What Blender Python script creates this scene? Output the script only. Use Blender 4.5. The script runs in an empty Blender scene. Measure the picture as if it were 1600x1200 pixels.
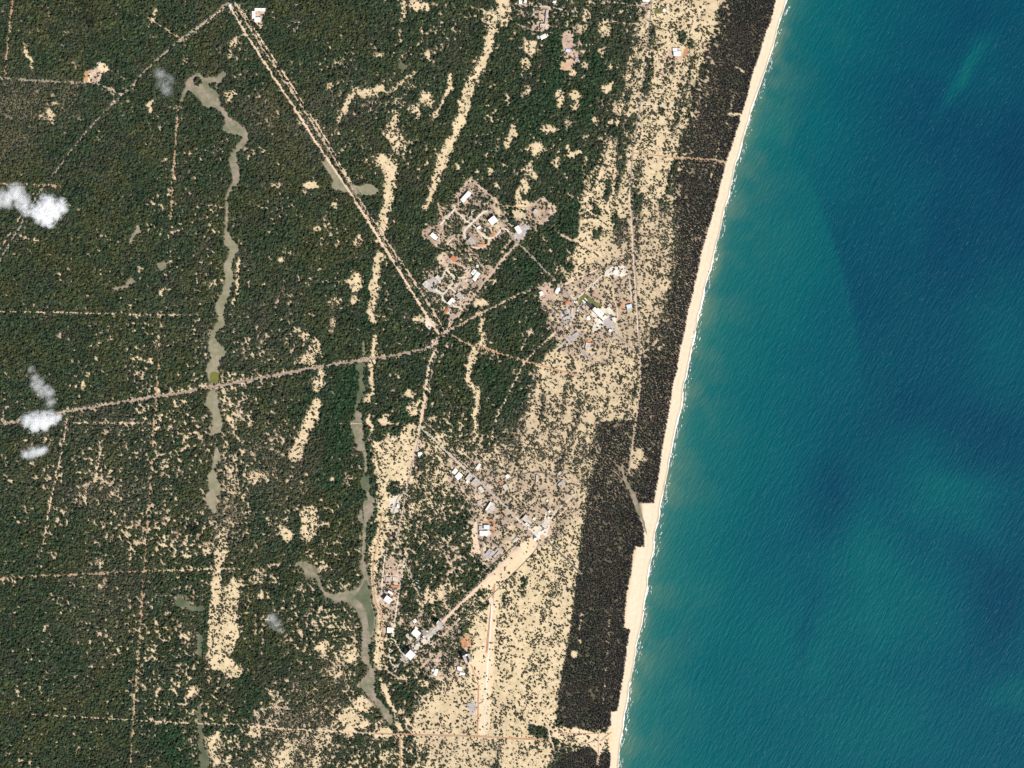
import bpy, bmesh, math, random
import numpy as np
from mathutils import Vector

# ------------------------------------------------------------------ camera, sky, sun, exposure
S = 3.0                                   # metres per photo pixel
def wx(px): return (px - 800.0) * S
def wy(py): return (600.0 - py) * S
scene = bpy.context.scene
COL = scene.collection
CAM_H = 18000.0
cd = bpy.data.cameras.new("camera")
cam = bpy.data.objects.new("camera", cd); COL.objects.link(cam)
cam.location = (0, 0, CAM_H); cam.rotation_euler = (0, 0, 0)
cd.sensor_width = 36.0; cd.sensor_fit = 'HORIZONTAL'
cd.lens = 36.0 * CAM_H / (1600 * S)
cd.clip_start = 50.0; cd.clip_end = 90000.0
scene.camera = cam

SUN_EL = math.radians(52)
SUN_XY = (0.74, -0.67)                    # towards the sun: low right of the picture
world = bpy.data.worlds.new("World"); scene.world = world; world.use_nodes = True
wn = world.node_tree.nodes; wl = world.node_tree.links
bg = wn.get("Background") or wn.new("ShaderNodeBackground")
sky = wn.new("ShaderNodeTexSky"); sky.sky_type = 'NISHITA'; sky.sun_disc = False
sky.sun_elevation = SUN_EL
sky.sun_rotation = math.atan2(SUN_XY[0], SUN_XY[1])
wl.new(sky.outputs[0], bg.inputs[0]); bg.inputs[1].default_value = 0.085
sl = bpy.data.lights.new("sun", 'SUN'); sl.energy = 4.2; sl.angle = math.radians(0.5); sl.color = (1.0, 0.95, 0.86)
sun = bpy.data.objects.new("sun", sl); COL.objects.link(sun)
sd = Vector((SUN_XY[0] * math.cos(SUN_EL), SUN_XY[1] * math.cos(SUN_EL), math.sin(SUN_EL)))
sun.rotation_euler = sd.to_track_quat('Z', 'Y').to_euler()
sun.location = (3000, -3000, 5000)
vs = scene.view_settings
vs.view_transform = 'Standard'; vs.look = 'None'; vs.gamma = 1.0; vs.exposure = 0.35; vs.use_curve_mapping = False
scene.cycles.volume_bounces = 16; scene.cycles.volume_max_steps = 128
scene.cycles.max_bounces = 20; scene.cycles.use_denoising = False

rng = np.random.default_rng(7); random.seed(7)

# ------------------------------------------------------------------ helpers
def tag(o, label, cat=None, group=None, kind=None):
    o["label"] = label
    if cat: o["category"] = cat
    if group: o["group"] = group
    if kind: o["kind"] = kind
    return o

def new_obj(name, me, mat=None, parent=None):
    o = bpy.data.objects.new(name, me); COL.objects.link(o)
    if mat is not None: me.materials.append(mat)
    if parent is not None: o.parent = parent
    return o

_mats = {}
def mat(name, col, var=0.12, scale=0.05, rough=0.9, bump=0.0, var2=None, scale2=0.008, spec=0.2):
    if name in _mats: return _mats[name]
    m = bpy.data.materials.new(name); m.use_nodes = True; _mats[name] = m
    nt = m.node_tree; N = nt.nodes; L = nt.links; b = N["Principled BSDF"]
    b.inputs["Roughness"].default_value = rough
    b.inputs["Specular IOR Level"].default_value = spec
    g = N.new("ShaderNodeNewGeometry")
    n = N.new("ShaderNodeTexNoise"); n.inputs["Scale"].default_value = scale; n.inputs["Detail"].default_value = 6; n.inputs["Roughness"].default_value = 0.7
    L.new(g.outputs["Position"], n.inputs["Vector"])
    n2 = N.new("ShaderNodeTexNoise"); n2.inputs["Scale"].default_value = scale2; n2.inputs["Detail"].default_value = 3
    L.new(g.outputs["Position"], n2.inputs["Vector"])
    r = N.new("ShaderNodeMapRange"); r.inputs[1].default_value = 0.3; r.inputs[2].default_value = 0.7
    r.inputs[3].default_value = 1 - var; r.inputs[4].default_value = 1 + var
    L.new(n.outputs["Fac"], r.inputs[0])
    mx = N.new("ShaderNodeMix"); mx.data_type = 'RGBA'
    c2 = var2 if var2 is not None else tuple(min(1, c * f) for c, f in zip(col, (0.86, 0.82, 0.78)))
    mx.inputs["A"].default_value = (*col, 1); mx.inputs["B"].default_value = (*c2, 1)
    r2 = N.new("ShaderNodeMapRange"); r2.inputs[1].default_value = 0.38; r2.inputs[2].default_value = 0.62
    L.new(n2.outputs["Fac"], r2.inputs[0]); L.new(r2.outputs[0], mx.inputs["Factor"])
    mu = N.new("ShaderNodeMix"); mu.data_type = 'RGBA'; mu.blend_type = 'MULTIPLY'; mu.inputs["Factor"].default_value = 1
    L.new(mx.outputs["Result"], mu.inputs["A"]); L.new(r.outputs[0], mu.inputs["B"])
    L.new(mu.outputs["Result"], b.inputs["Base Color"])
    if bump:
        bp = N.new("ShaderNodeBump"); bp.inputs["Strength"].default_value = 1.0; bp.inputs["Distance"].default_value = bump
        L.new(n.outputs["Fac"], bp.inputs["Height"]); L.new(bp.outputs[0], b.inputs["Normal"])
    return m

# smooth value noise on numpy arrays
_tiles = {}
def vnoise(x, y, scale, seed=0):
    t = _tiles.get(seed)
    if t is None:
        t = np.random.default_rng(1000 + seed).random((512, 512)).astype(np.float32); _tiles[seed] = t
    u = x / scale + seed * 17.3; v = y / scale + seed * 5.7
    iu = np.floor(u).astype(np.int64); iv = np.floor(v).astype(np.int64)
    fu = (u - iu).astype(np.float32); fv = (v - iv).astype(np.float32)
    fu = fu * fu * (3 - 2 * fu); fv = fv * fv * (3 - 2 * fv)
    a = t[iv & 511, iu & 511]; b = t[iv & 511, (iu + 1) & 511]
    c = t[(iv + 1) & 511, iu & 511]; d = t[(iv + 1) & 511, (iu + 1) & 511]
    return (a * (1 - fu) + b * fu) * (1 - fv) + (c * (1 - fu) + d * fu) * fv

def fbm(x, y, scale, seed, oct=3):
    s = 0; a = 1.0; t = 0
    for k in range(oct):
        s = s + a * vnoise(x, y, scale / 2 ** k, seed + k); t += a; a *= 0.55
    return s / t

def uniform_rank(F):
    q = np.sort(F.ravel()[::37]); return (np.searchsorted(q, F) / len(q)).astype(np.float32)

# ------------------------------------------------------------------ the raster that says where things grow (photo pixels)
X0, Y0, X1, Y1 = -90, -90, 1320, 1290
XX, YY = np.meshgrid(np.arange(X0, X1).astype(np.float32), np.arange(Y0, Y1).astype(np.float32))
WX_ = XX + (fbm(XX, YY, 16, 40) - 0.5) * 11 + (vnoise(XX, YY, 5, 44) - 0.5) * 5
WY_ = YY + (fbm(XX, YY, 16, 50) - 0.5) * 11 + (vnoise(XX, YY, 5, 54) - 0.5) * 5

def window(pts, m):
    xs = [p[0] for p in pts]; ys = [p[1] for p in pts]
    a = max(int(min(xs) - m) - X0, 0); b = min(int(max(xs) + m) - X0 + 1, XX.shape[1])
    c = max(int(min(ys) - m) - Y0, 0); d = min(int(max(ys) + m) - Y0 + 1, XX.shape[0])
    return slice(c, max(d, c)), slice(a, max(b, a))

def poly_mask(pts, warp=True, m=12):
    w = window(pts, m); x = (WX_ if warp else XX)[w]; y = (WY_ if warp else YY)[w]
    ins = np.zeros(x.shape, bool); n = len(pts)
    for i in range(n):
        x1, y1 = pts[i]; x2, y2 = pts[(i + 1) % n]
        if y1 == y2: continue
        c = ((y1 > y) != (y2 > y)) & (x < (x2 - x1) * (y - y1) / (y2 - y1) + x1)
        ins ^= c
    return w, ins.astype(np.float32)

def stroke_mask(pts, width, warp=True, soft=1.5):
    """pts (x, y) or (x, y, width)"""
    P = [(p[0], p[1], p[2] if len(p) > 2 else width) for p in pts]
    mw = max(p[2] for p in P); w = window(P, mw / 2 + 12)
    x = (WX_ if warp else XX)[w]; y = (WY_ if warp else YY)[w]
    best = np.full(x.shape, -1e3, np.float32)
    if len(P) == 1: P = P * 2
    for (ax, ay, aw), (bx, by, bw) in zip(P[:-1], P[1:]):
        dx, dy = bx - ax, by - ay; l2 = dx * dx + dy * dy + 1e-6
        t = np.clip(((x - ax) * dx + (y - ay) * dy) / l2, 0, 1)
        d = np.hypot(x - ax - t * dx, y - ay - t * dy)
        best = np.maximum(best, (aw + (bw - aw) * t) / 2 - d)
    return w, np.clip(best / soft + 0.5, 0, 1)

def blob_mask(cx, cy, rx, ry, warp=True):
    w = window([(cx - rx, cy - ry), (cx + rx, cy + ry)], 12)
    x = (WX_ if warp else XX)[w]; y = (WY_ if warp else YY)[w]
    d = np.hypot((x - cx) / rx, (y - cy) / ry)
    return w, np.clip((1.1 - d) / 0.35, 0, 1)

def raise_to(F, wm, v):
    w, m = wm; F[w] = np.maximum(F[w], m * v)
def lerp_to(F, wm, v):
    w, m = wm; F[w] = F[w] * (1 - m) + v * m

def control_field(cps, sigma):
    st = 8
    gx, gy = np.meshgrid(np.arange(X0, X1 + st, st).astype(np.float32), np.arange(Y0, Y1 + st, st).astype(np.float32))
    num = np.zeros_like(gx); den = np.full_like(gx, 1e-9)
    for x, y, v in cps:
        d2 = (gx - x) ** 2 + (gy - y) ** 2
        w = np.exp(-d2 / (2 * sigma * sigma)) + 1e-4 / (1 + d2 / 1e4)
        num += w * v; den += w
    f = num / den
    fx = (XX - X0) / st; fy = (YY - Y0) / st
    ix = fx.astype(int); iy = fy.astype(int); fx -= ix; fy -= iy
    return (f[iy, ix] * (1 - fx) + f[iy, ix + 1] * fx) * (1 - fy) + (f[iy + 1, ix] * (1 - fx) + f[iy + 1, ix + 1] * fx) * fy

def at(F, x, y):
    ix = np.clip(np.round(x - X0).astype(int), 0, F.shape[1] - 1); iy = np.clip(np.round(y - Y0).astype(int), 0, F.shape[0] - 1)
    return F[iy, ix]

def P4(ox, oy, flat):        # points read off a 4x enlargement whose corner is (ox, oy)
    return [(ox + flat[i] / 4.0, oy + flat[i + 1] / 4.0) for i in range(0, len(flat), 2)]
def P10(ox, oy, flat):
    return [(ox + flat[i] / 10.0, oy + flat[i + 1] / 10.0) for i in range(0, len(flat), 2)]

# ------------------------------------------------------------------ the coast
SHORE = [(1266, -170), (1248, -90), (1229, 0), (1220, 27), (1214, 52), (1206, 77), (1200, 99), (1185, 140), (1174, 172), (1160, 220), (1150, 255), (1140, 300),
         (1130, 335), (1120, 380), (1110, 420), (1100, 455), (1092, 492), (1084, 530), (1075, 572), (1069, 600), (1064, 637), (1057, 665), (1051, 692),
         (1045, 730), (1037, 765), (1030, 800), (1024, 835), (1019, 867), (1013, 900), (1005, 960), (996, 1002), (989, 1045), (982, 1080), (976, 1120),
         (971, 1150), (965, 1200), (953, 1290), (940, 1380)]
_sx = np.array([p[0] for p in SHORE], float); _sy = np.array([p[1] for p in SHORE], float)
def shore(y):
    y = np.asarray(y, float)
    x = np.interp(y, _sy, _sx)
    x = np.where(y < _sy[0], _sx[0] + (_sy[0] - y) * 0.22, x)
    x = np.where(y > _sy[-1], _sx[-1] - (y - _sy[-1]) * 0.15, x)
    return x + 1.2 * np.sin(y / 9.0) * vnoise(y, y * 0, 40, 3) + (vnoise(y, y * 0, 6, 5) - 0.5) * 1.6

# landward edge of the beach, then the wood behind it
EDGE = [(1235, -90), (1212, 0), (1205, 32), (1197, 50), (1185, 90), (1175, 117), (1169, 145), (1160, 175), (1150, 207), (1142, 232), (1135, 250), (1126, 287),
        (1115, 330), (1107, 357), (1097, 392), (1090, 425), (1082, 460), (1074, 492), (1070, 517), (1064, 540), (1057, 582), (1052, 600), (1047, 632), (1040, 672),
        (1034, 707), (1029, 745), (1021, 786), (999, 785), (996, 800), (1002, 815), (1007, 827), (1006, 855), (994, 854), (989, 865), (986, 900), (984, 903),
        (979, 930), (976, 962), (975, 981), (985, 984), (980, 1010), (975, 1050), (970, 1080), (965, 1110), (955, 1112), (954, 1135)]
WOOD_WEST = [(885, 1135), (872, 1125), (871, 1117), (875, 1075), (881, 1045), (889, 1005), (896, 950), (902, 900), (907, 875), (912, 825), (922, 760), (932, 720),
             (937, 660), (990, 657), (995, 645), (999, 600), (1002, 555), (1036, 510), (1050, 450), (1058, 400), (1060, 340), (1052, 300), (1060, 255), (1078, 190), (1082, 140),
             (1095, 112), (1100, 82), (1115, 50), (1127, 0), (1145, -90)]
WOOD = EDGE + [(930, 1142)] + WOOD_WEST
WOOD_SOUTH = [(955, 1176), (939, 1174), (932, 1170), (910, 1170), (875, 1180), (862, 1200), (845, 1290), (940, 1290), (953, 1200)]

# ------------------------------------------------------------------ how open the ground is: 0 closed canopy ... 1 bare
BASE = [(50,50,.01),(200,80,.01),(100,250,.01),(300,250,.06),(450,100,.02),(430,270,.07),(550,60,.06),(620,80,.1),(560,220,.07),(680,100,.05),(850,130,.06),
 (800,250,.06),(880,180,.09),(700,250,.04),(80,400,.02),(80,480,.02),(200,400,.07),(280,400,.2),(320,450,.12),(230,550,.17),(150,550,.09),(60,600,.06),(50,520,.03),
 (420,350,.05),(480,420,.06),(420,530,.16),(520,500,.1),(620,420,.05),(640,560,.03),(540,560,.03),(450,640,.06),(100,720,.13),(170,740,.2),(50,850,.03),(120,850,.07),
 (200,820,.18),(300,700,.2),(280,800,.22),(300,860,.18),(380,640,.3),(380,720,.25),(390,800,.26),(420,780,.22),(540,700,.03),(540,800,.06),(430,850,.12),(460,900,.33),
 (500,950,.28),(430,960,.15),(450,1050,.24),(420,1000,.18),(520,1060,.35),(480,1120,.4),(400,1180,.4),(350,1120,.24),(380,1050,.06),(60,950,.05),(150,950,.17),(180,1000,.13),
 (80,1100,.06),(150,1150,.08),(250,1000,.2),(280,1060,.27),(250,1170,.05),(560,1150,.4),(580,1190,.34),(700,600,.06),(780,600,.06),(730,700,.34),(700,720,.4),(660,800,.34),
 (700,830,.40),(680,880,.34),(720,800,.32),(650,850,.3),(715,870,.36),(660,930,.34),(700,920,.34),(740,900,.2),(650,1000,.24),(640,1080,.14),(680,1080,.4),(780,440,.06),(780,520,.06),(840,500,.17),
 (860,330,.04),(720,500,.12),(20,1180,.05),(20,700,.06)]
OPEN = control_field(BASE, 42).astype(np.float32)
OPEN = OPEN * (0.40 + 1.0 * fbm(XX, YY, 45, 60)) * np.where(XX < 420, np.clip(.65 + (YY - 420) / 600, .65, .95), .98)

BELT = [(1005,-90),(1000,25),(985,75),(975,115),(960,162),(950,217),(932,262),(912,290),(910,350),(895,375),(867,412),(880,440),(900,455),(880,500),(880,530),(850,555),
 (835,570),(830,600),(820,640),(815,670),(800,690),(765,720),(780,760),(790,790),(770,800),(760,850),(800,850),(780,890),(760,920),(740,960),(720,1000),(700,1040),(690,1060),
 (640,1100),(640,1150),(650,1200),(650,1290),(850,1290),(862,1200),(871,1117),(889,1005),(905,900),(922,760),(935,660),(990,655),(997,600),(1000,560),(990,400),(986,300),
 (1030,300),(1050,240),(1070,180),(1095,100),(1120,30),(1140,-90)]
w_, m_ = poly_mask(BELT)
def blur(F, r):
    for ax in (0, 1):
        c = np.cumsum(np.concatenate([np.repeat(F.take([0], ax), r + 1, ax), F, np.repeat(F.take([-1], ax), r, ax)], ax), ax, dtype=np.float64)
        n = F.shape[ax]
        F = ((c.take(np.arange(2 * r + 1, 2 * r + 1 + n), ax) - c.take(np.arange(0, n), ax)) / (2 * r + 1)).astype(np.float32)
    return F
raise_to(OPEN, (w_, blur(m_, 8)), 0.46)
for pts, v in [
    ([(800,860),(905,880),(895,960),(880,1050),(870,1130),(800,1190),(690,1200),(650,1160),(720,1100),(760,1000)], .58),
    ([(770,900),(905,890),(890,1000),(870,1110),(760,1120)], .60),
    ([(1000,560),(997,655),(935,660),(930,600),(900,560)], .46),
    ([(1000,25),(1120,30),(1095,100),(1080,170),(1060,240),(990,240),(1000,150)], .52),
    ([(905,300),(985,300),(990,400),(940,410),(900,400)], .55),
    ]:
    raise_to(OPEN, poly_mask(pts), v)
# thickets and groves standing in the sand belt
for pts, v in [
    ([(815,665),(870,660),(920,690),(918,740),(850,745),(800,720)], .40),
    ([(1003,300),(1055,300),(1050,400),(1045,450),(1030,510),(1001,555),(996,430)], .46),
    ([(1040,200),(1075,190),(1055,250),(1035,300),(1000,300),(1005,250)], .62),
    ([(1050,0),(1125,0),(1110,50),(1060,60)], .66),
    ]:
    lerp_to(OPEN, poly_mask(pts), v)
for g in [([(1017,40),(1016,62)],7),([(1014,88),(1011,115)],9),([(1008,120),(1000,150)],6),([(1066,58),(1078,70)],14),([(1048,100),(1052,112)],8),([(960,200),(975,225),(968,260)],12),
          ([(988,180),(984,215)],9),([(965,345),(968,375)],14),([(975,345),(985,380)],8),([(940,360),(930,372)],9),([(860,1150),(900,1160),(930,1165)],12),([(835,1140),(855,1150)],16),
          ([(820,610),(812,660)],14),([(850,620),(845,655)],9),([(818,905),(817,930)],5),([(786,930),(787,948)],4),([(817,800),(822,804)],4),([(1000,165),(985,200)],5),
          ([(1032,165),(1036,178)],9),([(950,285),(945,310)],8),([(923,320),(935,330)],8),([(880,400),(890,420)],8)]:
    lerp_to(OPEN, stroke_mask(g[0], g[1]), 0.08)

DUNES = [  # (points with width, openness)
 ([(770,46,16),(762,75,16),(752,100,16),(742,122,16),(730,146,19),(722,175,17),(716,195,18),(708,215,12),(697,240,20),(686,268,13),(678,290,13),(671,305,9)],.97),([(672,306,6),(664,322,13)],.9),
 ([(785,5,26),(790,30,18)],.8),([(768,28,22)],.75),
 ([(607,305,16),(600,345,12),(598,372,9)],.98),([(592,400,15),(588,425,16),(586,460,12),(580,500,9)],.95),([(586,525,9),(584,550,7),(580,575,10),(581,600,7)],.92),
 ([(582,612,6),(573,625,11)],.9),([(577,648,6),(579,685,7)],.85),
 ([(612,208,26),(624,225,28)],.62),([(596,250,18),(612,262,22),(608,285,20),(607,305,16)],.82),
 ([(495,602,22)],.75),([(495,632,19),(485,660,18),(470,690,18),(463,708,20)],.93),([(463,708,28)],.65),([(492,540,20),(488,565,16)],.6),([(472,562,18)],.6),([(500,585,14)],.6),
 ([(746,475,14),(758,474,10)],.9),([(751,485,4),(750,507,5),(752,520,8),(752,532,10),(742,550,10),(735,575,9),(732,597,8),(746,615,7),(742,640,7),(746,662,8),(745,682,8)],.93),
 ([(650,112),(630,127),(608,145)],.85),([(640,132,22)],.45),([(665,153,24)],.65),([(645,172,26)],.62),([(625,160,16)],.4),([(620,180,10),(608,195,12)],.7),
 ([(594,137,10),(575,147,10),(553,142,9),(547,155,9),(535,175,8),(528,190,5)],.95),
 ([(704,117,9),(702,135,10),(690,160,7),(680,180,9),(672,186,5)],.9),
 ([(632,4,10),(629,26,6),(627,48,4),(624,64,6)],.9),([(650,6,22),(665,10,20)],.62),([(680,8,14)],.5),([(660,50,7),(664,66,6)],.7),([(648,70,8)],.5),
 ([(375,404),(372,425),(372,447),(366,470),(364,490)],.95),
 ([(350,612,6),(351,630,4)],.8),([(361,655,9),(366,672,10),(372,690,6)],.75),
 ([(348,824,9),(342,850,9),(340,880,9),(339,905,13),(337,937,16),(335,970,18)],.95),([(335,970,20),(335,1000,28),(340,1030,40),(368,1050,20)],.72),([(326,1065,14)],.65),([(366,915,24)],.5),
 ([(300,1080,24)],.45),([(330,1160,18),(340,1195,14)],.55),([(398,1190,12)],.6),
 ([(485,805,34),(482,835,28)],.6),([(510,820,12)],.75),([(425,812,26)],.42),([(520,747,9)],.75),([(416,742,22)],.4),
 ([(640,668,14),(630,690,18),(615,706,14)],1),([(636,735,10)],.95),
 ([(588,840,12),(584,870,15),(582,900,14),(585,925,12),(590,945,13),(592,980,13),(590,1030,12),(592,1045,8)],.97),([(594,1060,8),(603,1090,9),(618,1115,8),(626,1146,8),(625,1200,7),(624,1290,7)],.9),
 ([(598,770,20),(597,830,22),(592,860,20)],.75),([(612,880,26),(612,905,26)],.72),([(607,965,16),(605,1000,12)],.55),
 ([(247,15,5),(240,32,4),(228,45,2)],.9),([(365,64,9),(362,80,9),(360,90,5)],.95),([(80,178,9),(79,192,7)],.95),([(66,180,5)],.8),([(84,163,6)],.8),([(35,64),(39,78),(45,95),(51,115)],.85),
 ([(234,162,5),(231,174,5)],.9),([(276,168,8)],.85),([(353,148,10),(365,143,8),(357,158,8)],.75),
 ([(54,378,9)],.9),([(790,225,16),(798,215,10)],.8),([(812,590,8),(800,600,6)],.4),([(757,437,10)],.0),([(770,440,10)],.85),
 ([(160,690,4),(153,720,6),(150,750,5)],.75),([(155,880,18)],.5),([(160,665,6)],.7),([(250,460,8),(258,452,6)],.7),([(276,420,5)],.7),
]
for pts, v in DUNES:
    raise_to(OPEN, stroke_mask(pts, 6, soft=6.5 if max((p[2] if len(p) > 2 else 6) for p in pts) > 7 else 2.5), v * .84)
for cx, cy, rx, ry, v in [
 (830,73,14,12,.62),(818,100,8,10,.55),(945,45,12,20,.5),(905,45,12,10,.5),(915,25,10,12,.5),(942,80,8,6,.5),(953,103,6,5,.6),(950,138,9,11,.7),(920,105,10,8,.4),(897,114,8,4,.8),
 (875,155,8,18,.62),(898,148,14,9,.55),(901,165,7,9,.55),(825,145,6,10,.45),(860,202,15,8,.55),(890,195,12,8,.45),(840,232,14,11,.8),(896,238,14,6,.7),(915,215,8,6,.45),
 (930,190,5,5,.7),(825,265,10,7,.55),(835,275,6,8,.5),(821,290,7,12,.8),(870,255,8,8,.45),(800,208,7,12,.65),(795,155,5,12,.75),(760,240,5,4,.7),(765,270,5,5,.8),(780,290,5,7,.65),
 (715,260,5,10,.65),(668,88,6,9,.8),(590,85,12,8,.4),(540,95,10,10,.32),(520,135,10,5,.55),(572,172,6,8,.35),(485,290,12,7,.75),(430,290,6,4,.45),(560,378,8,12,.45),(556,440,14,18,.62),
 (555,468,8,10,.5),(520,470,20,14,.35),(520,505,8,22,.42),(470,475,20,7,.34),(440,408,8,6,.45),(493,358,12,4,.45),(520,320,5,4,.8),(493,493,6,4,.7),(600,495,5,5,.9),(655,498,10,7,.7),
 (618,347,6,6,.6),(478,528,8,8,.6),(822,100,8,10,.5),(812,310,5,18,.8),(822,320,10,8,.8),(808,335,9,10,.9),(866,325,4,9,.8),(780,330,5,9,.7),(785,355,7,7,.5),(710,400,0.1,.1,0),
 (640,615,10,10,.55),(645,640,14,12,.55),(600,660,10,6,.7),(605,650,8,4,.6),(545,752,5,8,.5),(680,690,10,8,.5),(450,835,12,14,.4),(300,985,8,16,.3),
 (400,905,14,10,.5),(415,930,12,10,.45),(470,920,10,8,.45),(505,1010,16,10,.5),(550,1020,22,18,.62),(540,985,12,10,.4),(520,1050,18,14,.5),(570,1100,18,14,.75),(545,1130,14,30,.6),
 (560,1130,20,14,.6),(600,1145,14,10,.7),(440,1190,20,10,.55),(420,1130,16,12,.45),(340,1155,8,20,.55),(398,1140,10,14,.55),(690,1110,22,18,.82),(670,1125,16,12,.8),(720,1120,14,16,.72),
 (660,1065,12,10,.6),(690,1060,10,10,.7),(700,1090,10,14,.75),(735,1075,14,20,.8),(650,975,12,8,.5),(664,935,20,14,.5),(690,930,14,10,.5),(652,700,8,7,.9),(605,1180,14,14,.55),
 (360,760,12,20,.4),(330,800,12,18,.35),(325,855,14,14,.4),(400,745,18,12,.45),(275,110,.1,.1,0),(245,540,6,20,.3),(750,980,14,30,.8),(280,935,14,10,.45),(352,985,26,46,.58),(360,930,18,26,.5),(345,860,14,30,.42),(345,905,.1,.1,0)]:
    if v > 0: raise_to(OPEN, blob_mask(cx, cy, rx, ry), v)
for p, v in [([(585,687),(610,685),(640,662),(652,662),(645,700),(640,745),(632,760),(600,775),(590,760),(582,720)], .60),
             ([(760,850),(800,835),(830,800),(800,745),(880,740),(915,760),(905,860),(880,870),(790,880)], .5)]:
    raise_to(OPEN, poly_mask(p), v)
for cx, cy, r in [(616,763,9)]: lerp_to(OPEN, blob_mask(cx, cy, r, r), .05)
# open thicket marked as dry, leafless, grey
DRY = control_field([(x, y, 0.0) for x, y, v in BASE] + [(120,700,.5),(150,760,.7),(200,780,.6),(420,540,.5),(380,700,.7),(390,800,.9),(420,740,.8),(470,1130,.9),(500,1080,.5),(440,1150,.6),
 (150,930,.5),(180,960,.5),(50,720,.3),(40,185,.5),(540,180,.4),(470,200,.4),(870,700,1),(900,640,.6),(1030,430,1),(1050,500,1),(1050,240,.35),(1040,560,.6),(840,690,1),(290,470,.3),(820,720,.8),
 (345,800,.6),(400,1050,.0),(690,1110,.6),(1060,30,.2),(950,620,.6)], 30).astype(np.float32)
DRY = np.clip(DRY * (0.3 + 1.4 * fbm(XX, YY, 22, 70)), 0, 1)

# old beach ridges: the scrub stands in long bands parallel to the coast
ridge = fbm((XX + .21 * YY) * 1.0, YY / 7.0, 13, 190)
OPEN = np.where((OPEN > .36) & (OPEN < .76), np.clip(OPEN * (.52 + 1.15 * ridge), .3, .92), OPEN)
# built-up ground: thinner trees, trodden pinkish soil
TRODDEN = np.zeros_like(OPEN)
for pts, v in [([(675,345),(715,300),(740,278),(782,310),(800,345),(840,312),(872,330),(845,357),(812,380),(780,378),(765,397),(720,395),(662,382)], .24),
               ([(655,442),(690,385),(735,392),(765,405),(782,420),(748,465),(718,503),(692,495),(660,460)], .40),
               ([(838,445),(895,440),(945,405),(992,405),(997,552),(925,572),(872,545),(845,480)], .48),
               ([(698,712),(760,718),(795,738),(882,732),(902,800),(862,850),(800,862),(768,892),(738,872),(735,800),(700,760)], .44),
               ([(590,870),(632,870),(625,960),(610,1000),(590,950)], .5), ([(800,0),(870,0),(905,30),(905,110),(870,60),(800,45)], .16), ([(632,960),(700,955),(735,1000),(735,1060),(670,1060),(640,1030)], .40)]:
    w_, m_ = poly_mask(pts); m_ = blur(m_, 4); raise_to(OPEN, (w_, m_), v); raise_to(TRODDEN, (w_, m_), 1)
LUSH = np.zeros_like(OPEN)
for pts, wd in [([(579,378),(574,440),(571,520)],9),([(575,900),(586,935),(588,985),(578,1040)],9),([(584,1062),(592,1090),(612,1125),(612,1150)],9),([(343,800),(344,828)],9),([(316,985),(313,1060)],9),
                ([(548,590),(540,640),(525,700),(515,740)],44),([(588,770),(586,815),(576,850)],12),([(595,1180),(585,1200),(600,1170)],14),([(575,690),(577,740)],7),([(382,1060),(390,1110)],26),
                ([(404,770),(400,830)],22),([(265,1150),(280,1195)],40),([(900,330),(870,400),(830,420)],30),([(880,60),(860,130),(830,190)],40),([(930,100),(915,190)],26),([(800,420),(820,440)],26),
                ([(760,570),(790,640)],24),([(640,600),(630,650)],16),([(625,1075),(640,1090)],14)]:
    raise_to(LUSH, stroke_mask(pts, wd, soft=8), 1)
OPEN = OPEN * (1 - .8 * LUSH * (OPEN < .45) * (1 - TRODDEN))
# the coastal wood, its gaps and rides
WOODM = np.zeros_like(OPEN)
for p in (WOOD, WOOD_SOUTH):
    w, m = poly_mask([(x, y) for x, y in p], warp=False); WOODM[w] = np.maximum(WOODM[w], m)
# east of the wood: bare beach
sea_side = XX > np.interp(YY, [p[1] for p in EDGE if p[1] < 780] + [786, 1135, 1175, 1290], [p[0] for p in EDGE if p[1] < 780] + [990, 951, 951, 940])
OPEN = np.where((WOODM < 0.5) & sea_side, 1.0, OPEN)
w_open = 0.05 + 0.0 * OPEN
inner = np.clip(1 - (np.interp(YY, [-90, 0, 300, 560, 700, 1140], [1190, 1165, 1085, 1030, 960, 900]) - XX) / 45.0, 0, 1)
w_open = np.where(YY < 660, 0.20 * (1 - inner) + 0.03, 0.05) * (.5 + fbm(XX, YY, 14, 64))
OPEN = np.where(WOODM > 0.5, w_open, OPEN)
for pts, wd, v in [([(1152,105),(1162,113)],3,.8),([(1140,178),(1160,180)],4,.95),([(1115,250),(1136,254)],3,.9),([(948,1000),(950,1005)],2,.4),([(953,960),(951,1010),(947,1050),(943,1100)],1.6,.75),
                   ([(1010,547),(1028,532)],4,.9),([(1030,545),(1038,540)],7,.6),([(897,1020),(898,1024)],9,.95),([(903,1000),(907,1003)],7,.6),([(990,1000),(990,1001)],1,.0),
                   ([(910,945),(906,985)],2.5,.6),([(876,1110),(884,1104)],3,.5),([(1147,150),(1140,180),(1128,215),(1118,250),(1108,290)],1.8,.6)]:
    raise_to(OPEN, stroke_mask(pts, wd, warp=False), v)
raise_to(OPEN, poly_mask([(985,701),(1006,700),(1008,714),(1012,720),(1000,722),(998,734),(984,734)], warp=False), .68)
w_, m_ = poly_mask([(985,701),(1006,700),(1008,714),(1012,720),(1000,722),(998,734),(984,734)], warp=False); WOODM[w_] *= (1 - m_)

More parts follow.
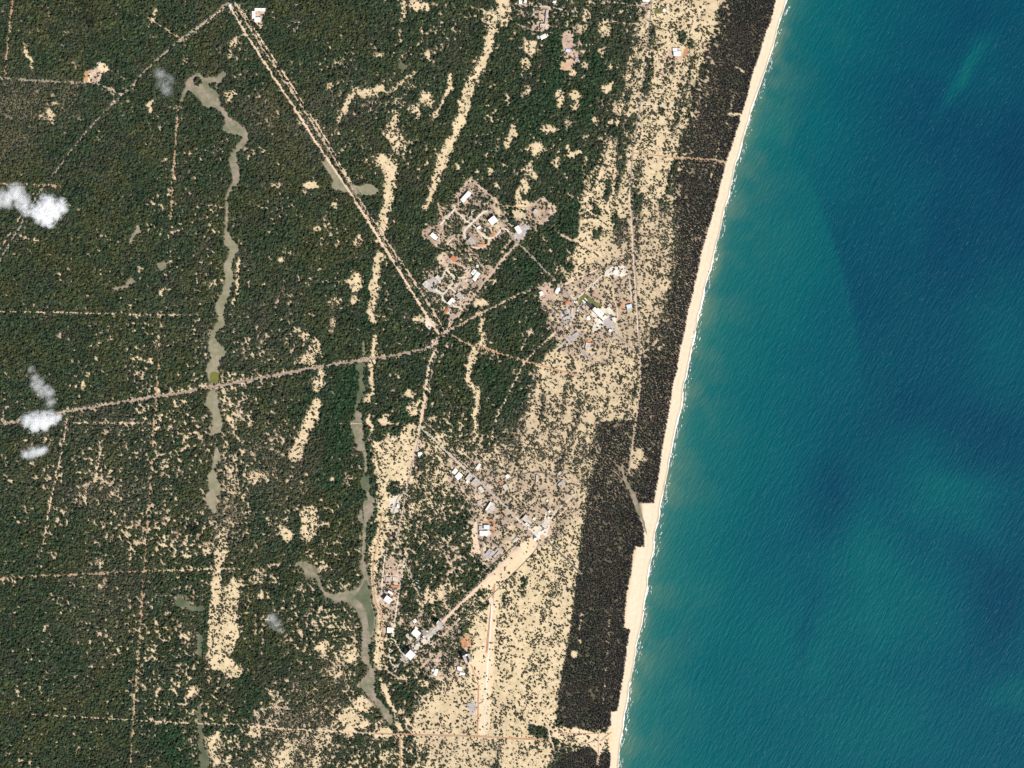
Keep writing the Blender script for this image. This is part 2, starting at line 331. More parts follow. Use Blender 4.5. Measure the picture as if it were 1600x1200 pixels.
# ------------------------------------------------------------------ flat things that lie on the ground: marsh, yards, roads
TREELESS = np.zeros_like(OPEN); MARSHM = np.zeros_like(OPEN)
from mathutils.geometry import delaunay_2d_cdt
def ragged(pts, amp, step=3.0, seed=0):
    out = []; n = len(pts); r = random.Random(seed)
    for i in range(n):
        (ax, ay), (bx, by) = pts[i], pts[(i + 1) % n]
        L = math.hypot(bx - ax, by - ay); k = max(1, int(L / step))
        nx, ny = -(by - ay) / (L + 1e-6), (bx - ax) / (L + 1e-6)
        for j in range(k):
            t = j / k; a = amp * (r.random() - 0.5) * 2 if (j or amp < 0.5) else amp * (r.random() - 0.5)
            out.append((ax + (bx - ax) * t + nx * a, ay + (by - ay) * t + ny * a))
    return out

def smooth_loop(pts, it=1):
    for _ in range(it):
        q = []
        for i in range(len(pts)):
            (ax, ay), (bx, by) = pts[i], pts[(i + 1) % len(pts)]
            q += [(ax * .75 + bx * .25, ay * .75 + by * .25), (ax * .25 + bx * .75, ay * .25 + by * .75)]
        pts = q
    return pts

_z = {"marsh": (0.05, .015, 10), "yard": (0.22, .02, 12), "track": (0.50, .015, 10), "road": (0.68, .015, 12)}   # base height, step, how many steps
_n = {k: 0 for k in _z}
def next_z(layer):
    b, s_, n = _z[layer]; _n[layer] += 1; return b + s_ * (_n[layer] % n)
def sheet(name, label, pts, m, layer, amp=0.6, kind="structure", clear=1.0, smooth=1, thick=0.0):
    z = next_z(layer)
    if smooth: pts = smooth_loop(pts, smooth)
    pts = ragged(pts, amp, 2.5, seed=len(name) + int(pts[0][0] * 7 + pts[0][1]))
    r_ = delaunay_2d_cdt([Vector((wx(x), wy(y))) for x, y in pts], [], [list(range(len(pts)))], 1, 1e-4)
    me = bpy.data.meshes.new(name); me.from_pydata([(v.x, v.y, z) for v in r_[0]], [], [list(f) for f in r_[2]]); me.update()
    if me.polygons[0].normal.z < 0: me.flip_normals()
    o = new_obj(name, me, m); tag(o, label, kind=kind)
    if clear:
        for dx, dy in (((0, 0), (.5, .5), (-.5, -.5), (.5, -.5), (-.5, .5)) if layer == "marsh" else ((0, 0),)):
            raise_to(TREELESS, poly_mask([(x + dx, y + dy) for x, y in pts], warp=False, m=4), clear)
            if layer == "marsh": raise_to(MARSHM, poly_mask([(x + dx * 6, y + dy * 6) for x, y in pts], warp=False, m=8), 1)
    return o

def ribbon(name, label, pts, width, m, layer="road", clear=1.0, jit=0.25, grow=0.6):
    """a road or track: centre line in photo pixels, width in photo pixels (or per point)"""
    z = next_z(layer)
    P = [(p[0], p[1], p[2] if len(p) > 2 else width) for p in pts]
    for _ in range(2):                                     # round the corners
        q = [P[0]]
        for a, b in zip(P[:-1], P[1:]):
            q += [tuple(a[k] * .75 + b[k] * .25 for k in range(3)), tuple(a[k] * .25 + b[k] * .75 for k in range(3))]
        P = q + [P[-1]]
    D = []
    for a, b in zip(P[:-1], P[1:]):
        n = max(1, int(math.hypot(b[0] - a[0], b[1] - a[1]) / 3.0))
        D += [tuple(a[k] + (b[k] - a[k]) * j / n for k in range(3)) for j in range(n)]
    D.append(P[-1])
    vs_, fs = [], []; r = random.Random(int(P[0][0] * 3 + P[0][1]))
    for i, (x, y, wd) in enumerate(D):
        a = D[max(i - 1, 0)]; b = D[min(i + 1, len(D) - 1)]
        L = math.hypot(b[0] - a[0], b[1] - a[1]) + 1e-6; nx, ny = -(b[1] - a[1]) / L, (b[0] - a[0]) / L
        h1 = wd / 2 * (1 + jit * (r.random() - .5) * 2); h2 = wd / 2 * (1 + jit * (r.random() - .5) * 2)
        vs_ += [(wx(x + nx * h1), wy(y + ny * h1), z), (wx(x - nx * h2), wy(y - ny * h2), z)]
        if i: fs.append((2 * i - 2, 2 * i - 1, 2 * i + 1, 2 * i))
    me = bpy.data.meshes.new(name); me.from_pydata(vs_, [], fs); me.update()
    if me.polygons[0].normal.z < 0: me.flip_normals()
    o = new_obj(name, me, m); tag(o, label, kind="structure")
    if clear: raise_to(TREELESS, stroke_mask([(a, b, c + grow) for a, b, c in D[::2] + [D[-1]]], 2, warp=False, soft=1.0), clear)
    return o

M_marsh = mat("marsh_grass_dry", (0.27, 0.235, 0.165), .2, .06, var2=(0.19, 0.185, 0.11), scale2=.012)
M_marshg = mat("marsh_grass_green", (0.13, 0.135, 0.082), .25, .06, var2=(0.075, 0.095, 0.052), scale2=.015)
M_mud = mat("mud_flat", (0.27, 0.22, 0.165), .25, .06, var2=(0.15, 0.155, 0.095), scale2=.018)
M_pond = mat("pond_weed", (0.17, 0.16, 0.03), .12, .05, rough=.5, var2=(0.10, 0.11, 0.03))
M_laterite = mat("laterite_track", (0.42, 0.22, 0.125), .2, .05, var2=(0.38, 0.255, 0.165), scale2=.01)
M_dirt = mat("pink_dirt", (0.52, 0.37, 0.275), .25, .08, var2=(0.38, 0.28, 0.22), scale2=.02)
M_pale = mat("pale_track", (0.66, 0.50, 0.36), .14, .06, var2=(0.56, 0.41, 0.30), scale2=.012)
M_asph = mat("worn_asphalt", (0.235, 0.20, 0.18), .16, .06, var2=(0.30, 0.245, 0.21), scale2=.01)
M_road = mat("cross_road_asphalt", (0.27, 0.205, 0.175), .2, .06, var2=(0.34, 0.255, 0.215), scale2=.01)
M_asphd = mat("dark_asphalt", (0.115, 0.095, 0.085), .15, .06, var2=(0.15, 0.12, 0.10), scale2=.01)
M_conc = mat("concrete_apron", (0.52, 0.46, 0.39), .16, .08, var2=(0.64, 0.56, 0.45), scale2=.03)
M_grey = mat("grey_paving", (0.34, 0.31, 0.295), .25, .09, var2=(0.46, 0.40, 0.35), scale2=.03)
M_white = mat("white_concrete", (0.72, 0.68, 0.62), .08, .06, var2=(0.62, 0.57, 0.5), scale2=.03)
M_brown = mat("brown_soil", (0.30, 0.22, 0.165), .35, .09, var2=(0.42, 0.31, 0.22), scale2=.035)
M_orange = mat("orange_laterite", (0.40, 0.185, 0.09), .3, .09, var2=(0.50, 0.30, 0.17), scale2=.035)
M_yard = mat("sandy_yard", (0.56, 0.43, 0.31), .30, .09, var2=(0.38, 0.28, 0.21), scale2=.035)
M_tan = mat("tan_yard", (0.47, 0.31, 0.19), .12, .08, var2=(0.52, 0.36, 0.23), scale2=.03)
M_sandbare = mat("bare_sand", (0.68, 0.535, 0.35), .10, .06, var2=(0.60, 0.465, 0.30), scale2=.012)
M_lawn = mat("dry_lawn", (0.15, 0.14, 0.05), .2, .06, var2=(0.11, 0.13, 0.045), scale2=.02)

def marsh(label, ox, oy, flat, m=None, amp=1.5): sheet("marsh", label, P4(ox, oy, flat), m or M_marsh, "marsh", amp)
marsh("tan marsh flat with winding tail in the north west wood", 0, 0, [1170,490,1250,450,1270,490,1350,480,1390,440,1425,450,1400,500,1360,540,1370,640,1410,690,1440,740,1520,790,1558,850,1535,900,1492,940,1472,1000,1502,1090,1492,1150,1450,1190,1425,1215,1425,1300,1432,1380,1416,1380,1412,1300,1410,1210,1440,1160,1462,1110,1430,1020,1450,940,1500,890,1520,855,1480,840,1400,830,1380,800,1410,780,1400,720,1370,690,1320,670,1260,670,1270,640,1220,600,1200,570,1160,580,1140,630,1120,640,1150,570], M_mud)
marsh("long pale marsh channel above the main cross road", 0, 300, [1408,150,1425,150,1430,280,1480,320,1496,360,1455,420,1448,480,1462,510,1452,600,1412,700,1392,770,1407,830,1352,880,1342,920,1422,990,1382,1050,1362,1090,1366,1130,1366,1196,1306,1200,1283,1090,1330,1050,1298,970,1318,880,1368,800,1358,750,1338,710,1388,640,1410,560,1393,460,1430,410,1440,350,1398,330,1408,250])
marsh("green marsh flat just below the main cross road", 0, 600, [1310,40,1360,36,1365,170,1396,240,1380,312,1295,326,1330,280,1325,220,1340,180,1278,130])
marsh("pale green crooked marsh below the gap in the channel", 0, 600, [1350,380,1386,460,1340,520,1370,600,1382,660,1340,720,1358,826,1300,775,1278,710,1320,640,1283,590,1330,530,1338,470])
marsh("small green marsh arm beside the southern dune", 0, 900, [1110,115,1170,160,1200,200,1287,178,1280,224,1210,222,1150,190,1098,192], M_marshg)
marsh("narrow green marsh ribbon west of the southern dune", 0, 900, [1250,345,1268,400,1262,510,1240,505,1234,420], M_marshg)
marsh("thin green marsh stream running out at the bottom edge", 0, 900, [1246,790,1266,880,1266,980,1272,1080,1314,1140,1290,1240,1240,1240,1252,1150,1244,1000,1238,900], M_marshg)
marsh("grey green lagoon bed winding beside the south dune", 400, 900, [360,-20,398,0,420,90,470,120,560,96,640,88,672,0,664,-60,676,-80,702,0,716,150,748,250,738,330,722,400,702,470,712,560,752,580,742,640,738,700,762,760,822,830,864,880,852,936,808,900,768,820,700,750,648,690,658,640,700,612,712,572,668,540,658,480,668,380,658,260,608,184,560,156,500,172,466,142,416,112], M_mud)
marsh("dark green wet strip inside the lagoon bend", 400, 900, [640,100,690,10,704,60,712,150,742,250,734,320,716,390,700,300,690,220,650,160,606,130], M_marshg, .4)
marsh("green weed bed at the lagoon's lower bend", 400, 900, [716,580,746,590,738,640,726,700,752,764,810,836,790,830,720,750,662,690,672,648,706,622], M_marshg, .4)
marsh("small grey marsh strip north of the cross road dune", 400, 300, [672,915,690,985,682,1032,660,1000], M_mud)
marsh("green marsh hanging below the cross road", 400, 300, [618,1076,682,1068,672,1160,682,1220,688,1250,650,1300,640,1360,614,1364,640,1270,648,1200,644,1130], M_marshg)
marsh("brown marsh with green middle beside the long dune", 400, 600, [660,178,666,240,672,340,694,402,650,434,618,390,620,320,584,262,600,230,642,208], M_mud)
marsh("bright green weed flat beside the sandy clearing", 400, 600, [682,548,712,600,712,674,688,672,646,612], M_marshg)
marsh("brown mud flat with a dark ditch down its side", 400, 600, [690,710,742,698,748,762,722,830,692,874,664,868,636,850,644,806,668,770], M_mud)
marsh("small brown flat under the wooded dune edge", 400, 600, [660,1080,684,1100,682,1192,654,1164], M_mud)
marsh("mud and weed flat west of the lagoon", 400, 600, [250,1120,290,1108,350,1128,384,1200,360,1216,310,1204,300,1150,238,1142], M_mud)
sheet("marsh", "grey marsh flat crossed by the straight avenue", [(500,254),(512,250),(546,296),(551,288),(560,292),(572,286),(590,292),(594,303),(575,306),(555,304),(540,300),(520,296),(518,288),(523,280)], M_marsh, "marsh", .5)
marsh("small triangular green clearing in the north forest", 400, 0, [888,440,912,378,962,430], M_marshg)
marsh("tidal channel ending on the beach behind the wood", 800, 600, [684,500,698,500,702,560,716,600,748,650,784,720,788,760,818,822,846,936,842,952,804,836,764,762,728,648,696,602,684,540], M_mud, .5)
marsh("hooked bare mud patch in the western wood", 0, 300, [862,195,892,264,842,272,826,332,808,322,814,280,850,240], M_mud)
marsh("square bare mud patch in the western wood", 0, 300, [978,438,1052,440,1040,472,1010,502,984,468], M_mud)
marsh("long bare mud scar in the western wood", 0, 300, [700,600,790,580,800,540,852,550,822,582,790,602,720,612], M_mud)
for lab, p in [("thin muddy link below the cross road's hanging marsh", [(553,645),(562,640),(565,652),(561,664),(556,660)]), ("dark muddy link above the bright green weed flat", [(567,706),(573,704),(575,722),(574,740),(569,738),(570,722)]),
               ("short muddy link under the bright green weed flat", [(571,766),(578,768),(580,777),(573,778)]), ("narrow muddy stream towards the wooded dune edge", [(568,815),(574,814),(572,840),(570,872),(565,872),(567,840)])]:
    sheet("marsh", lab, p, M_mud, "marsh", .8)
sheet("pond", "square olive green pond by the cross road bridge", P4(0, 300, [1310,1132,1340,1120,1368,1130,1368,1192,1310,1196]), M_pond, "yard", .2)

# yards and aprons
def yard(label, pts, m, amp=.5, clear=.93, smooth=1, name="yard"): return sheet(name, label, pts, m, "yard", amp * (2.2 if amp >= .4 else 1), clear=clear * (.88 if clear < .9 else .97), smooth=smooth)
yard("orange and pink worked clearing beside the west lane", P10(110,80,[210,310,320,290,420,260,440,170,540,170,620,270,580,340,480,360,470,510,210,500]), M_yard)
yard("orange laterite strip in the west clearing", P10(110,80,[215,320,280,310,270,490,220,490]), M_orange)
yard("yellow sand strip in the west clearing", P10(110,80,[290,330,322,330,318,490,265,490]), M_sandbare)
yard("pale sand spill above the west clearing", P10(110,80,[420,230,450,190,540,190,610,270,560,330,470,320]), M_sandbare)
yard("brown compound round the small white hall", P10(650,270,[90,910,180,840,320,830,350,840,420,700,470,720,440,880,470,960,450,1060,360,1100,330,1180,270,1120,220,1060,110,1000]), M_brown, clear=.85)
yard("sandy worn ground east of the small white hall", P10(650,270,[340,920,470,950,450,1060,360,1100,330,1180,280,1110,340,1030]), M_yard, clear=.85)
yard("brown oval inside the ring drive", P10(650,270,[770,900,850,840,920,880,960,950,1030,1050,1100,1080,1040,1150,900,1150,800,1110,770,1010]), M_brown, clear=.7)
yard("orange worn garden inside the ring drive", P10(650,270,[1170,940,1240,900,1265,980,1200,1020,1140,1010]), M_orange, clear=.85)
yard("orange scar south of the ring drive", P10(650,270,[1020,1080,1090,1060,1110,1120,1040,1170,980,1160]), M_orange, clear=.85)
yard("brown oval lawn north of the ring drive", P10(650,270,[910,780,980,700,1060,690,1060,740,960,800]), M_brown, clear=.9)
yard("sand apron round the square white hall", P10(650,270,[1080,760,1120,740,1200,850,1290,800,1330,760,1280,860,1200,860,1140,820]), M_yard)
yard("worn sandy ground round the long white hall", P10(650,270,[640,430,700,280,760,230,800,290,900,230,890,310,840,470,780,500,680,500,650,520]), M_dirt, clear=.85)
yard("brown fenced compound on the north east side", P10(780,280,[510,410,600,390,690,340,780,440,790,520,720,620,690,680,560,660,500,620,400,600,440,500]), M_brown, clear=.85)
yard("sandy edge of the north east compound", P10(780,280,[750,340,880,460,890,490,820,580,740,640,680,720,620,690,700,640,790,520,800,440]), M_yard, clear=.8)
yard("grey paved court beside the leaning white hall", P10(780,280,[300,720,370,680,510,760,490,790,380,900,330,960,280,950,200,890,260,860]), M_grey, clear=.9)
yard("round brown field dotted with trees", P10(650,380,[1080,350,1160,335,1215,400,1150,510,1060,610,960,705,880,710,865,650,920,580,1030,440]), M_brown, amp=.3, clear=.9)
yard("pale worked ground round the tiled hall", P10(650,380,[320,220,370,150,520,150,650,230,640,310,560,320,470,380,340,300]), M_yard, clear=.75)
yard("grey yard beside the loop street", P10(650,380,[90,650,150,590,240,560,320,500,410,560,350,640,330,700,410,800,440,780,440,820,390,830,280,760,220,760]), M_grey)
yard("mixed sandy court west of the two white sheds", P10(650,380,[650,540,740,520,780,400,860,440,880,580,820,680,700,760,560,700,640,620]), M_yard, clear=.65)
yard("pale worked ground round the southern white block", P10(650,380,[480,900,620,860,740,860,830,760,900,780,890,860,780,980,700,1020,600,1000]), M_yard, clear=.7)
yard("pink dirt yard beside the tiled shed", P10(630,460,[740,290,860,280,880,330,820,400,740,440,690,420]), M_dirt, clear=.8)
yard("pale concrete yard beside the avenue's end", P10(630,460,[350,350,430,380,510,470,460,520,440,580,350,520]), M_conc)
yard("orange dirt roundabout where five roads meet", P10(630,460,[590,580,640,560,700,580,710,640,650,690,590,670]), M_dirt)
yard("brown teardrop island at the road fork", P10(630,460,[440,760,560,690,550,780,460,820,430,810]), M_dirt)
# north compounds
yard("pale sand yard round the twin north blocks", P10(790,0,[540,110,680,90,680,180,650,350,700,440,560,520,440,490,400,430,450,350,530,330]), M_yard)
yard("pale forecourt of the white gabled house", P10(790,0,[490,560,580,510,680,530,640,600,570,650,500,600]), M_conc)
yard("flat tan square yard in the north forest", P10(790,0,[850,960,1060,965,1070,1100,870,1122]), M_tan, amp=.2, smooth=0)
yard("pink worked strip above the tan square yard", P10(790,0,[880,480,1060,490,1060,700,1040,760,1140,820,1190,980,1060,970,980,960,900,900,930,780,880,700]), M_dirt, clear=.85)
yard("pale yard round the northernmost white pair", P10(790,0,[100,60,210,60,330,50,330,95,200,100]), M_yard)
yard("pinkish paved junction on the north road", P10(950,0,[400,70,520,60,660,20,660,140,560,120]), M_dirt)
yard("orange bank beside the white coastal station", P10(950,0,[960,740,1000,860,1150,880,1220,700,1260,760,1200,920,1000,960,860,930,940,870]), M_dirt, clear=.85)
yard("orange soil bank right of the coastal station", P10(950,0,[1180,800,1240,720,1260,770,1200,920,1160,900]), M_orange, clear=.85)
yard("dry green plot beside the coastal road", P10(950,0,[700,180,780,110,860,180,800,230]), M_lawn)
yard("sandy house plot in the north west wood", P10(340,0,[500,250,520,190,590,120,760,120,700,380,720,450,640,450,540,330]), M_yard, clear=.7)
yard("pale patch of soil beside the avenue head", P10(340,0,[370,140,420,120,490,190,460,205]), M_dirt)
# northern launch pad
yard("pale concrete launch pad apron by the tall hall", P10(840,400,[880,850,960,800,1100,780,1220,900,1230,1000,1200,1080,1060,1100,900,1180,830,1180,900,1010,820,870]), M_conc, amp=.3)
yard("white pad deck at the foot of the tall hall", P10(840,400,[960,960,1040,900,1110,980,1020,1070,950,1030]), M_white, amp=.2)
yard("grey blast ramp running off the launch pad", P10(840,400,[1000,1040,1090,950,1200,1000,1240,1200,1300,1260,1240,1240,1130,1170]), M_grey, amp=.2)
yard("dry lawn north west of the tall hall", P10(840,400,[715,595,770,590,870,690,1000,760,1000,840,880,790,760,700,640,760,640,700]), M_lawn)
yard("grey gravel works yard west of the tall hall", P10(840,400,[350,880,430,800,560,840,560,900,520,1000,440,1060,380,1060]), M_grey, clear=.7)
yard("pinkish stores yard in the trees", P10(840,400,[60,480,180,450,230,520,340,470,380,520,270,620,130,770,80,780,20,700,20,560]), M_dirt, clear=.7)
yard("grey tank farm apron under the arc road", P10(840,400,[1020,290,1110,190,1280,120,1410,200,1420,310,1200,330,1030,310]), M_conc, clear=.9)
yard("grey slabs south west of the launch pad", P10(850,470,[360,560,430,520,520,490,550,550,470,610,440,650,280,690,270,750,210,690,340,640]), M_grey)
yard("grey forked slab south of the launch pad", P10(850,470,[560,770,630,750,650,830,700,860,780,830,770,860,690,930,640,850]), M_grey)
yard("orange earth bank round the southern pad house", P10(850,470,[600,720,640,620,690,570,780,620,760,650,680,640,620,740]), M_orange)
yard("brown L shaped earth bank by the coastal road", P10(840,400,[1290,740,1440,700,1440,735,1340,760,1370,850,1340,870,1300,820]), M_orange, amp=.3)
yard("blue grey hardstanding by the coastal road", P10(840,400,[1380,850,1460,820,1460,870,1400,900]), M_grey)
# southern launch pad
yard("tan concrete oval launch pad with sandy centre", P10(730,790,[1130,310,1280,195,1325,260,1335,370,1300,460,1240,485,1225,530,1140,545,1060,520,1040,565,955,560,1020,470,990,420,1030,330]), M_conc, amp=.2)
yard("round tan patch on the oval launch pad", P10(730,790,[1130,460,1190,440,1230,490,1220,530,1150,530]), M_tan, amp=.2)
yard("tan crescent on the oval launch pad's seaward side", P10(730,790,[1280,220,1322,270,1330,370,1296,455,1240,460,1290,360]), M_tan, amp=.2)
yard("white deck of the oval launch pad", P10(730,790,[1070,430,1160,380,1235,450,1200,440,1130,460,1140,520,1080,490]), M_white, amp=.2)
yard("broad bare sand fan below the oval launch pad", P10(730,790,[1020,470,1100,600,1090,680,920,850,640,1130,430,1300,200,1300,230,1200,500,960,700,750,900,530]), M_sandbare, amp=.6, clear=.97)
yard("grey pad slab at the end of the arc road", P10(730,720,[1390,350,1470,275,1540,310,1440,410]), M_grey)
yard("pinkish strip between the pads", P10(730,790,[900,480,960,370,1010,360,1020,430,930,500,860,560,820,560]), M_dirt)
yard("sandy works ground west of the square court", P10(730,790,[130,220,170,220,180,560,240,720,180,760,60,720,100,560,60,420]), M_pale, clear=.9)
yard("orange L shaped earthwork round the blue roofed hall", P10(730,790,[240,235,430,235,440,410,380,410,380,300,240,300]), M_orange, amp=.2, smooth=0)
yard("pale court below the blue roofed hall", P10(730,790,[175,280,240,270,260,380,360,380,380,440,330,490,180,470]), M_conc, amp=.3)
yard("grey yard beside the crawler road", P10(730,790,[240,760,330,660,420,680,500,640,510,720,400,820,320,850]), M_grey, clear=.8)
yard("yellow sand yard beside the crescent road", P10(730,790,[245,660,310,630,310,690,260,730]), M_sandbare)
yard("pale sand works yards by the west road", P10(580,860,[250,220,420,190,500,200,510,300,480,420,440,560,320,560,200,520,200,400,280,320]), M_yard, clear=.75)
yard("forecourt of the big white and orange hall", P10(580,860,[150,580,250,560,340,600,430,600,410,880,320,900,180,880,90,760]), M_yard, clear=.8)
yard("grey apron of the big cube hall", P10(590,940,[340,830,420,850,470,900,410,960,330,1040,240,1010,350,960,380,900]), M_grey)
yard("concrete crawlway from the cube hall to the crossing", P10(590,940,[520,730,600,650,720,560,800,500,920,400,1000,420,900,500,800,590,900,650,880,700,790,640,640,740,590,820]), M_conc, amp=.3)
yard("grey apron by the narrow dark tower", P10(590,940,[850,410,930,350,1060,380,960,460,800,560,700,600,740,520]), M_grey, amp=.3)
yard("blue grey yard beside the white plant house", P10(590,940,[680,440,820,440,760,530,700,540]), M_asph)
yard("orange laterite field south of the crawlway", P10(590,940,[1285,620,1340,550,1425,495,1455,580,1490,640,1440,700,1310,740]), M_orange, amp=.4)
yard("pale pipe yard below the crawlway", P10(590,940,[920,780,1010,790,1000,880,960,980,940,1120,980,1200,830,1200,830,1060,900,980]), M_yard, clear=.85)
yard("grey gravel stockpile yard near the south track", P10(660,1060,[640,430,720,390,840,340,840,460,800,590,720,590,760,480,660,450]), M_grey)
yard("small L shaped brown pit by the white strip", P10(660,960,[850,880,900,880,910,990,970,990,960,1060,920,1060,880,1000]), M_brown)
yard("wide bare sand corridor beside the white strip", [(774,905),(782,925),(776,960),(772,1020),(768,1080),(766,1145),(745,1150),(744,1110),(744,1060),(728,1045),(740,1020),(754,1010),(760,980),(764,940)], M_sandbare, clear=.97)
yard("grey gravel by the western sandy clearing", P10(560,740,[500,360,640,340,700,290,750,230,780,200,750,300,660,370,640,460,640,600,540,640,480,540,480,480]), M_conc, clear=.9)
yard("pale sand round by the diagonal road's start", P10(640,680,[140,110,240,100,270,170,210,220,150,180]), M_yard)
yard("bare sandy gap between coastal woods", P4(800,900,[270,930,340,945,520,975,540,1000,620,945,640,960,640,1100,560,1085,540,1180,530,1080,440,1070,300,1040,250,1000]), M_sandbare, clear=.8)

# roads and tracks -------------------------------------------------
R = lambda lab, pts, w, m, layer="road", **k: ribbon("road", lab, pts, w, m, layer, **k)
def T(lab, pts, w, m, clear=1.0, grow=.9):
    if clear > .65: w, clear, grow = max(w, 1.35) * 1.1, max(clear, .92), max(grow, .6)      # open tracks; the fainter ones stay half overgrown
    return ribbon("dirt_track", lab, pts, w, m, "track", clear=clear, grow=grow)
T("pink sandy shoulder along the long straight avenue", [(357,6),(400,78),(450,153),(500,232),(545,297),(595,377),(625,425),(667,493),(685,520)], 3.0, M_pale)
R("narrow asphalt lane of the long straight avenue", [(362,6),(405,76),(455,150),(505,229),(550,297),(600,377),(631,424),(674,490),(691,516)], 1.2, M_asphd, clear=.9, grow=0)
T("second dirt lane along the long straight avenue", [(368,6),(402,62),(457,144),(507,220),(542,282),(582,342),(615,392),(646,437),(677,486),(694,514)], 2.1, M_dirt, clear=1, grow=.4)
T("thin pale verge beyond the long straight avenue", [(373,8),(408,62),(462,142),(512,220),(548,284)], 1.2, M_pale, clear=1, grow=.2)
R("grey avenue running west from the top junction", [(357,4),(320,34),(285,60),(250,90),(230,108),(210,130),(195,146),(178,162),(160,180),(140,200),(110,238),(82,275),(62,300),(45,330),(30,357),(12,388),(-5,415),(-90,530)], 2.0, M_asph, grow=.8)
T("thin dirt verge beside the western avenue", [(350,14),(318,40),(283,66)], 1.2, M_dirt)
T("thin track beside the western avenue", [(55,300),(38,328),(22,355),(4,384),(-30,430)], .9, M_dirt, clear=.8, grow=0)
R("grey lane joining the western avenue past the clearing", [(-90,113),(0,122),(55,126),(130,130),(155,131),(168,137),(177,147),(179,156),(172,164)], 2.0, M_asph)
T("dirt spur between lane and western avenue", [(172,138),(182,146),(192,148)], 2.4, M_dirt)
T("rust track dropping from the top left edge", [(22,-90),(20,0),(15,50),(9,100),(8,121)], 1.8, M_laterite)
T("short rust track near the western avenue", [(230,27),(240,34),(262,48),(283,61)], 1.3, M_laterite)
T("broken rust track down the western wood upper part", [(290,0),(289,50),(288,100)], 1.0, M_laterite, clear=.6, grow=0)
T("rust forest track in the upper western wood", [(279,172),(277,190),(275,225),(272,265),(269,300),(267,345)], 1.6, M_laterite)
T("rust forest track down the western wood", [(252,494),(251,540),(246,600),(241,662),(237,725),(234,780),(229,850),(226,890),(224,900),(220,982),(215,1050),(208,1122),(205,1200),(202,1290)], 1.5, M_laterite, clear=.9, grow=0)
T("pale cutline across the western wood", [(-90,485),(0,487),(80,488),(150,490),(250,493),(310,492)], 1.1, M_pale, clear=.9, grow=0)
T("faint cutline towards the long dune", [(310,492),(400,491),(470,492)], .8, M_dirt, clear=.5, grow=0)
T("short rust cutline at the left edge", [(-90,288),(0,288),(60,289),(95,291)], 1.2, M_laterite)
R("pink main cross road from the left edge to the roundabout", [(-90,678),(0,664),(30,658),(92,647),(160,635),(245,621),(330,606),(400,593),(500,574),(560,565),(620,555),(665,546),(676,542)], 2.8, M_road)
T("pink dirt verge of the main cross road", [(92,646),(160,634),(245,620),(330,605),(400,592),(500,573),(600,557)], 4.0, M_brown, clear=.7, grow=0)
R("grey fork from cross road to roundabout", [(668,544),(672,536),(680,530),(690,526)], 1.8, M_conc)
T("pale hedge cutline below the cross road", [(108,661),(160,661),(232,661)], 1.0, M_pale, clear=.9, grow=0)
T("hair thin cutline towards the sandy clearing", [(400,662),(470,662),(560,662),(650,662)], .7, M_pale, clear=.6, grow=0)
T("pale broken track in the lower western wood", [(105,652),(103,670),(98,700),(91,730),(84,760),(78,790),(73,815),(67,855),(62,878)], 1.6, M_pale, clear=.9, grow=0)
T("orange cutline at the left edge", [(-90,908),(0,904),(60,900),(112,899),(224,893),(260,892)], 1.2, M_laterite)
T("pale cutline meeting the southern dune", [(260,891),(330,890),(375,889)], 1.0, M_pale, clear=.8)
T("pale cutline across the bottom of the wood", [(45,1116),(80,1118),(205,1125),(310,1131),(370,1133),(400,1136),(500,1142),(585,1146)], 1.0, M_pale, clear=.85, grow=0)
T("orange dirt road across the southern sand", [(585,1146),(620,1147),(680,1149),(745,1150),(800,1154),(862,1156)], 2.6, M_laterite)
T("pink track from roundabout to the north east", [(697,519),(715,510),(750,490),(780,477),(800,465),(830,453),(850,447),(862,441)], 2.0, M_dirt)
T("rust track from roundabout to the south east", [(704,523),(715,528),(724,536),(733,537)], 2.0, M_laterite)
T("rust track crossing the narrow dune", [(736,540),(760,545),(785,554),(800,558),(840,570),(880,580),(905,588)], 2.0, M_laterite)
T("short pink trail south of the roundabout", [(700,541),(715,538)], 1.2, M_dirt)
T("orange sandy west lane south of the roundabout", [(682,546),(675,555),(672,565),(669,580),(666,600),(661,640),(657,662),(654,685),(648,712),(641,740),(636,758),(630,795),(622,832)], 3.0, M_pale)
R("grey south road below the roundabout", [(684,550),(680,562),(676,580),(672,600),(666,630),(661,655),(656,675),(647,718),(637,760),(631,795),(624,828),(621,840)], 1.4, M_asph, clear=.9)
T("pink loop near the roundabout's south side", [(701,533),(696,546),(690,558),(686,566)], 1.4, M_dirt)
T("pale sandy lane beside the clearing", [(650,690),(643,722),(636,755)], 2.2, M_pale)
R("curved grey road past the sandy clearing", [(637,762),(632,770),(622,776),(619,785),(616,795),(613,805),(614,820),(618,832),(622,848),(626,862),(632,877),(640,893),(646,907),(652,922),(658,936),(659,945),(656,958),(652,972),(648,985)], 1.5, M_asph)
R("pale west service road to the cube hall", [(631,872),(631,885),(629,902),(625,916),(622,935),(619,953),(617,968),(615,985),(614,994),(620,1008),(628,1020),(634,1028)], 2.0, M_conc)
R("pale loop road west of the cube hall", [(612,996),(610,1010),(608,1026),(611,1037),(618,1041)], 1.8, M_conc)
T("pale driveway west of the works yards", [(602,860),(600,880),(598,900),(596,918),(596,930),(590,940)], 1.6, M_conc)
T("orange sandy track along the south dune", [(597,800),(592,840),(586,862),(582,885),(584,920),(587,945),(595,954),(598,980),(600,1010),(602,1045)], 2.0, M_laterite, clear=.9)
R("brown perimeter road bending under the cube hall", [(601,1040),(608,1051),(620,1058),(633,1063),(640,1059),(655,1046),(672,1028),(680,1020)], 2.8, M_dirt, grow=1.2)
R("straight grey road running south east past the stores", [(655,667),(671,680),(690,698),(710,717),(730,735),(750,753),(760,762),(775,777),(790,791),(803,806)], 2.3, M_grey, grow=1.2)
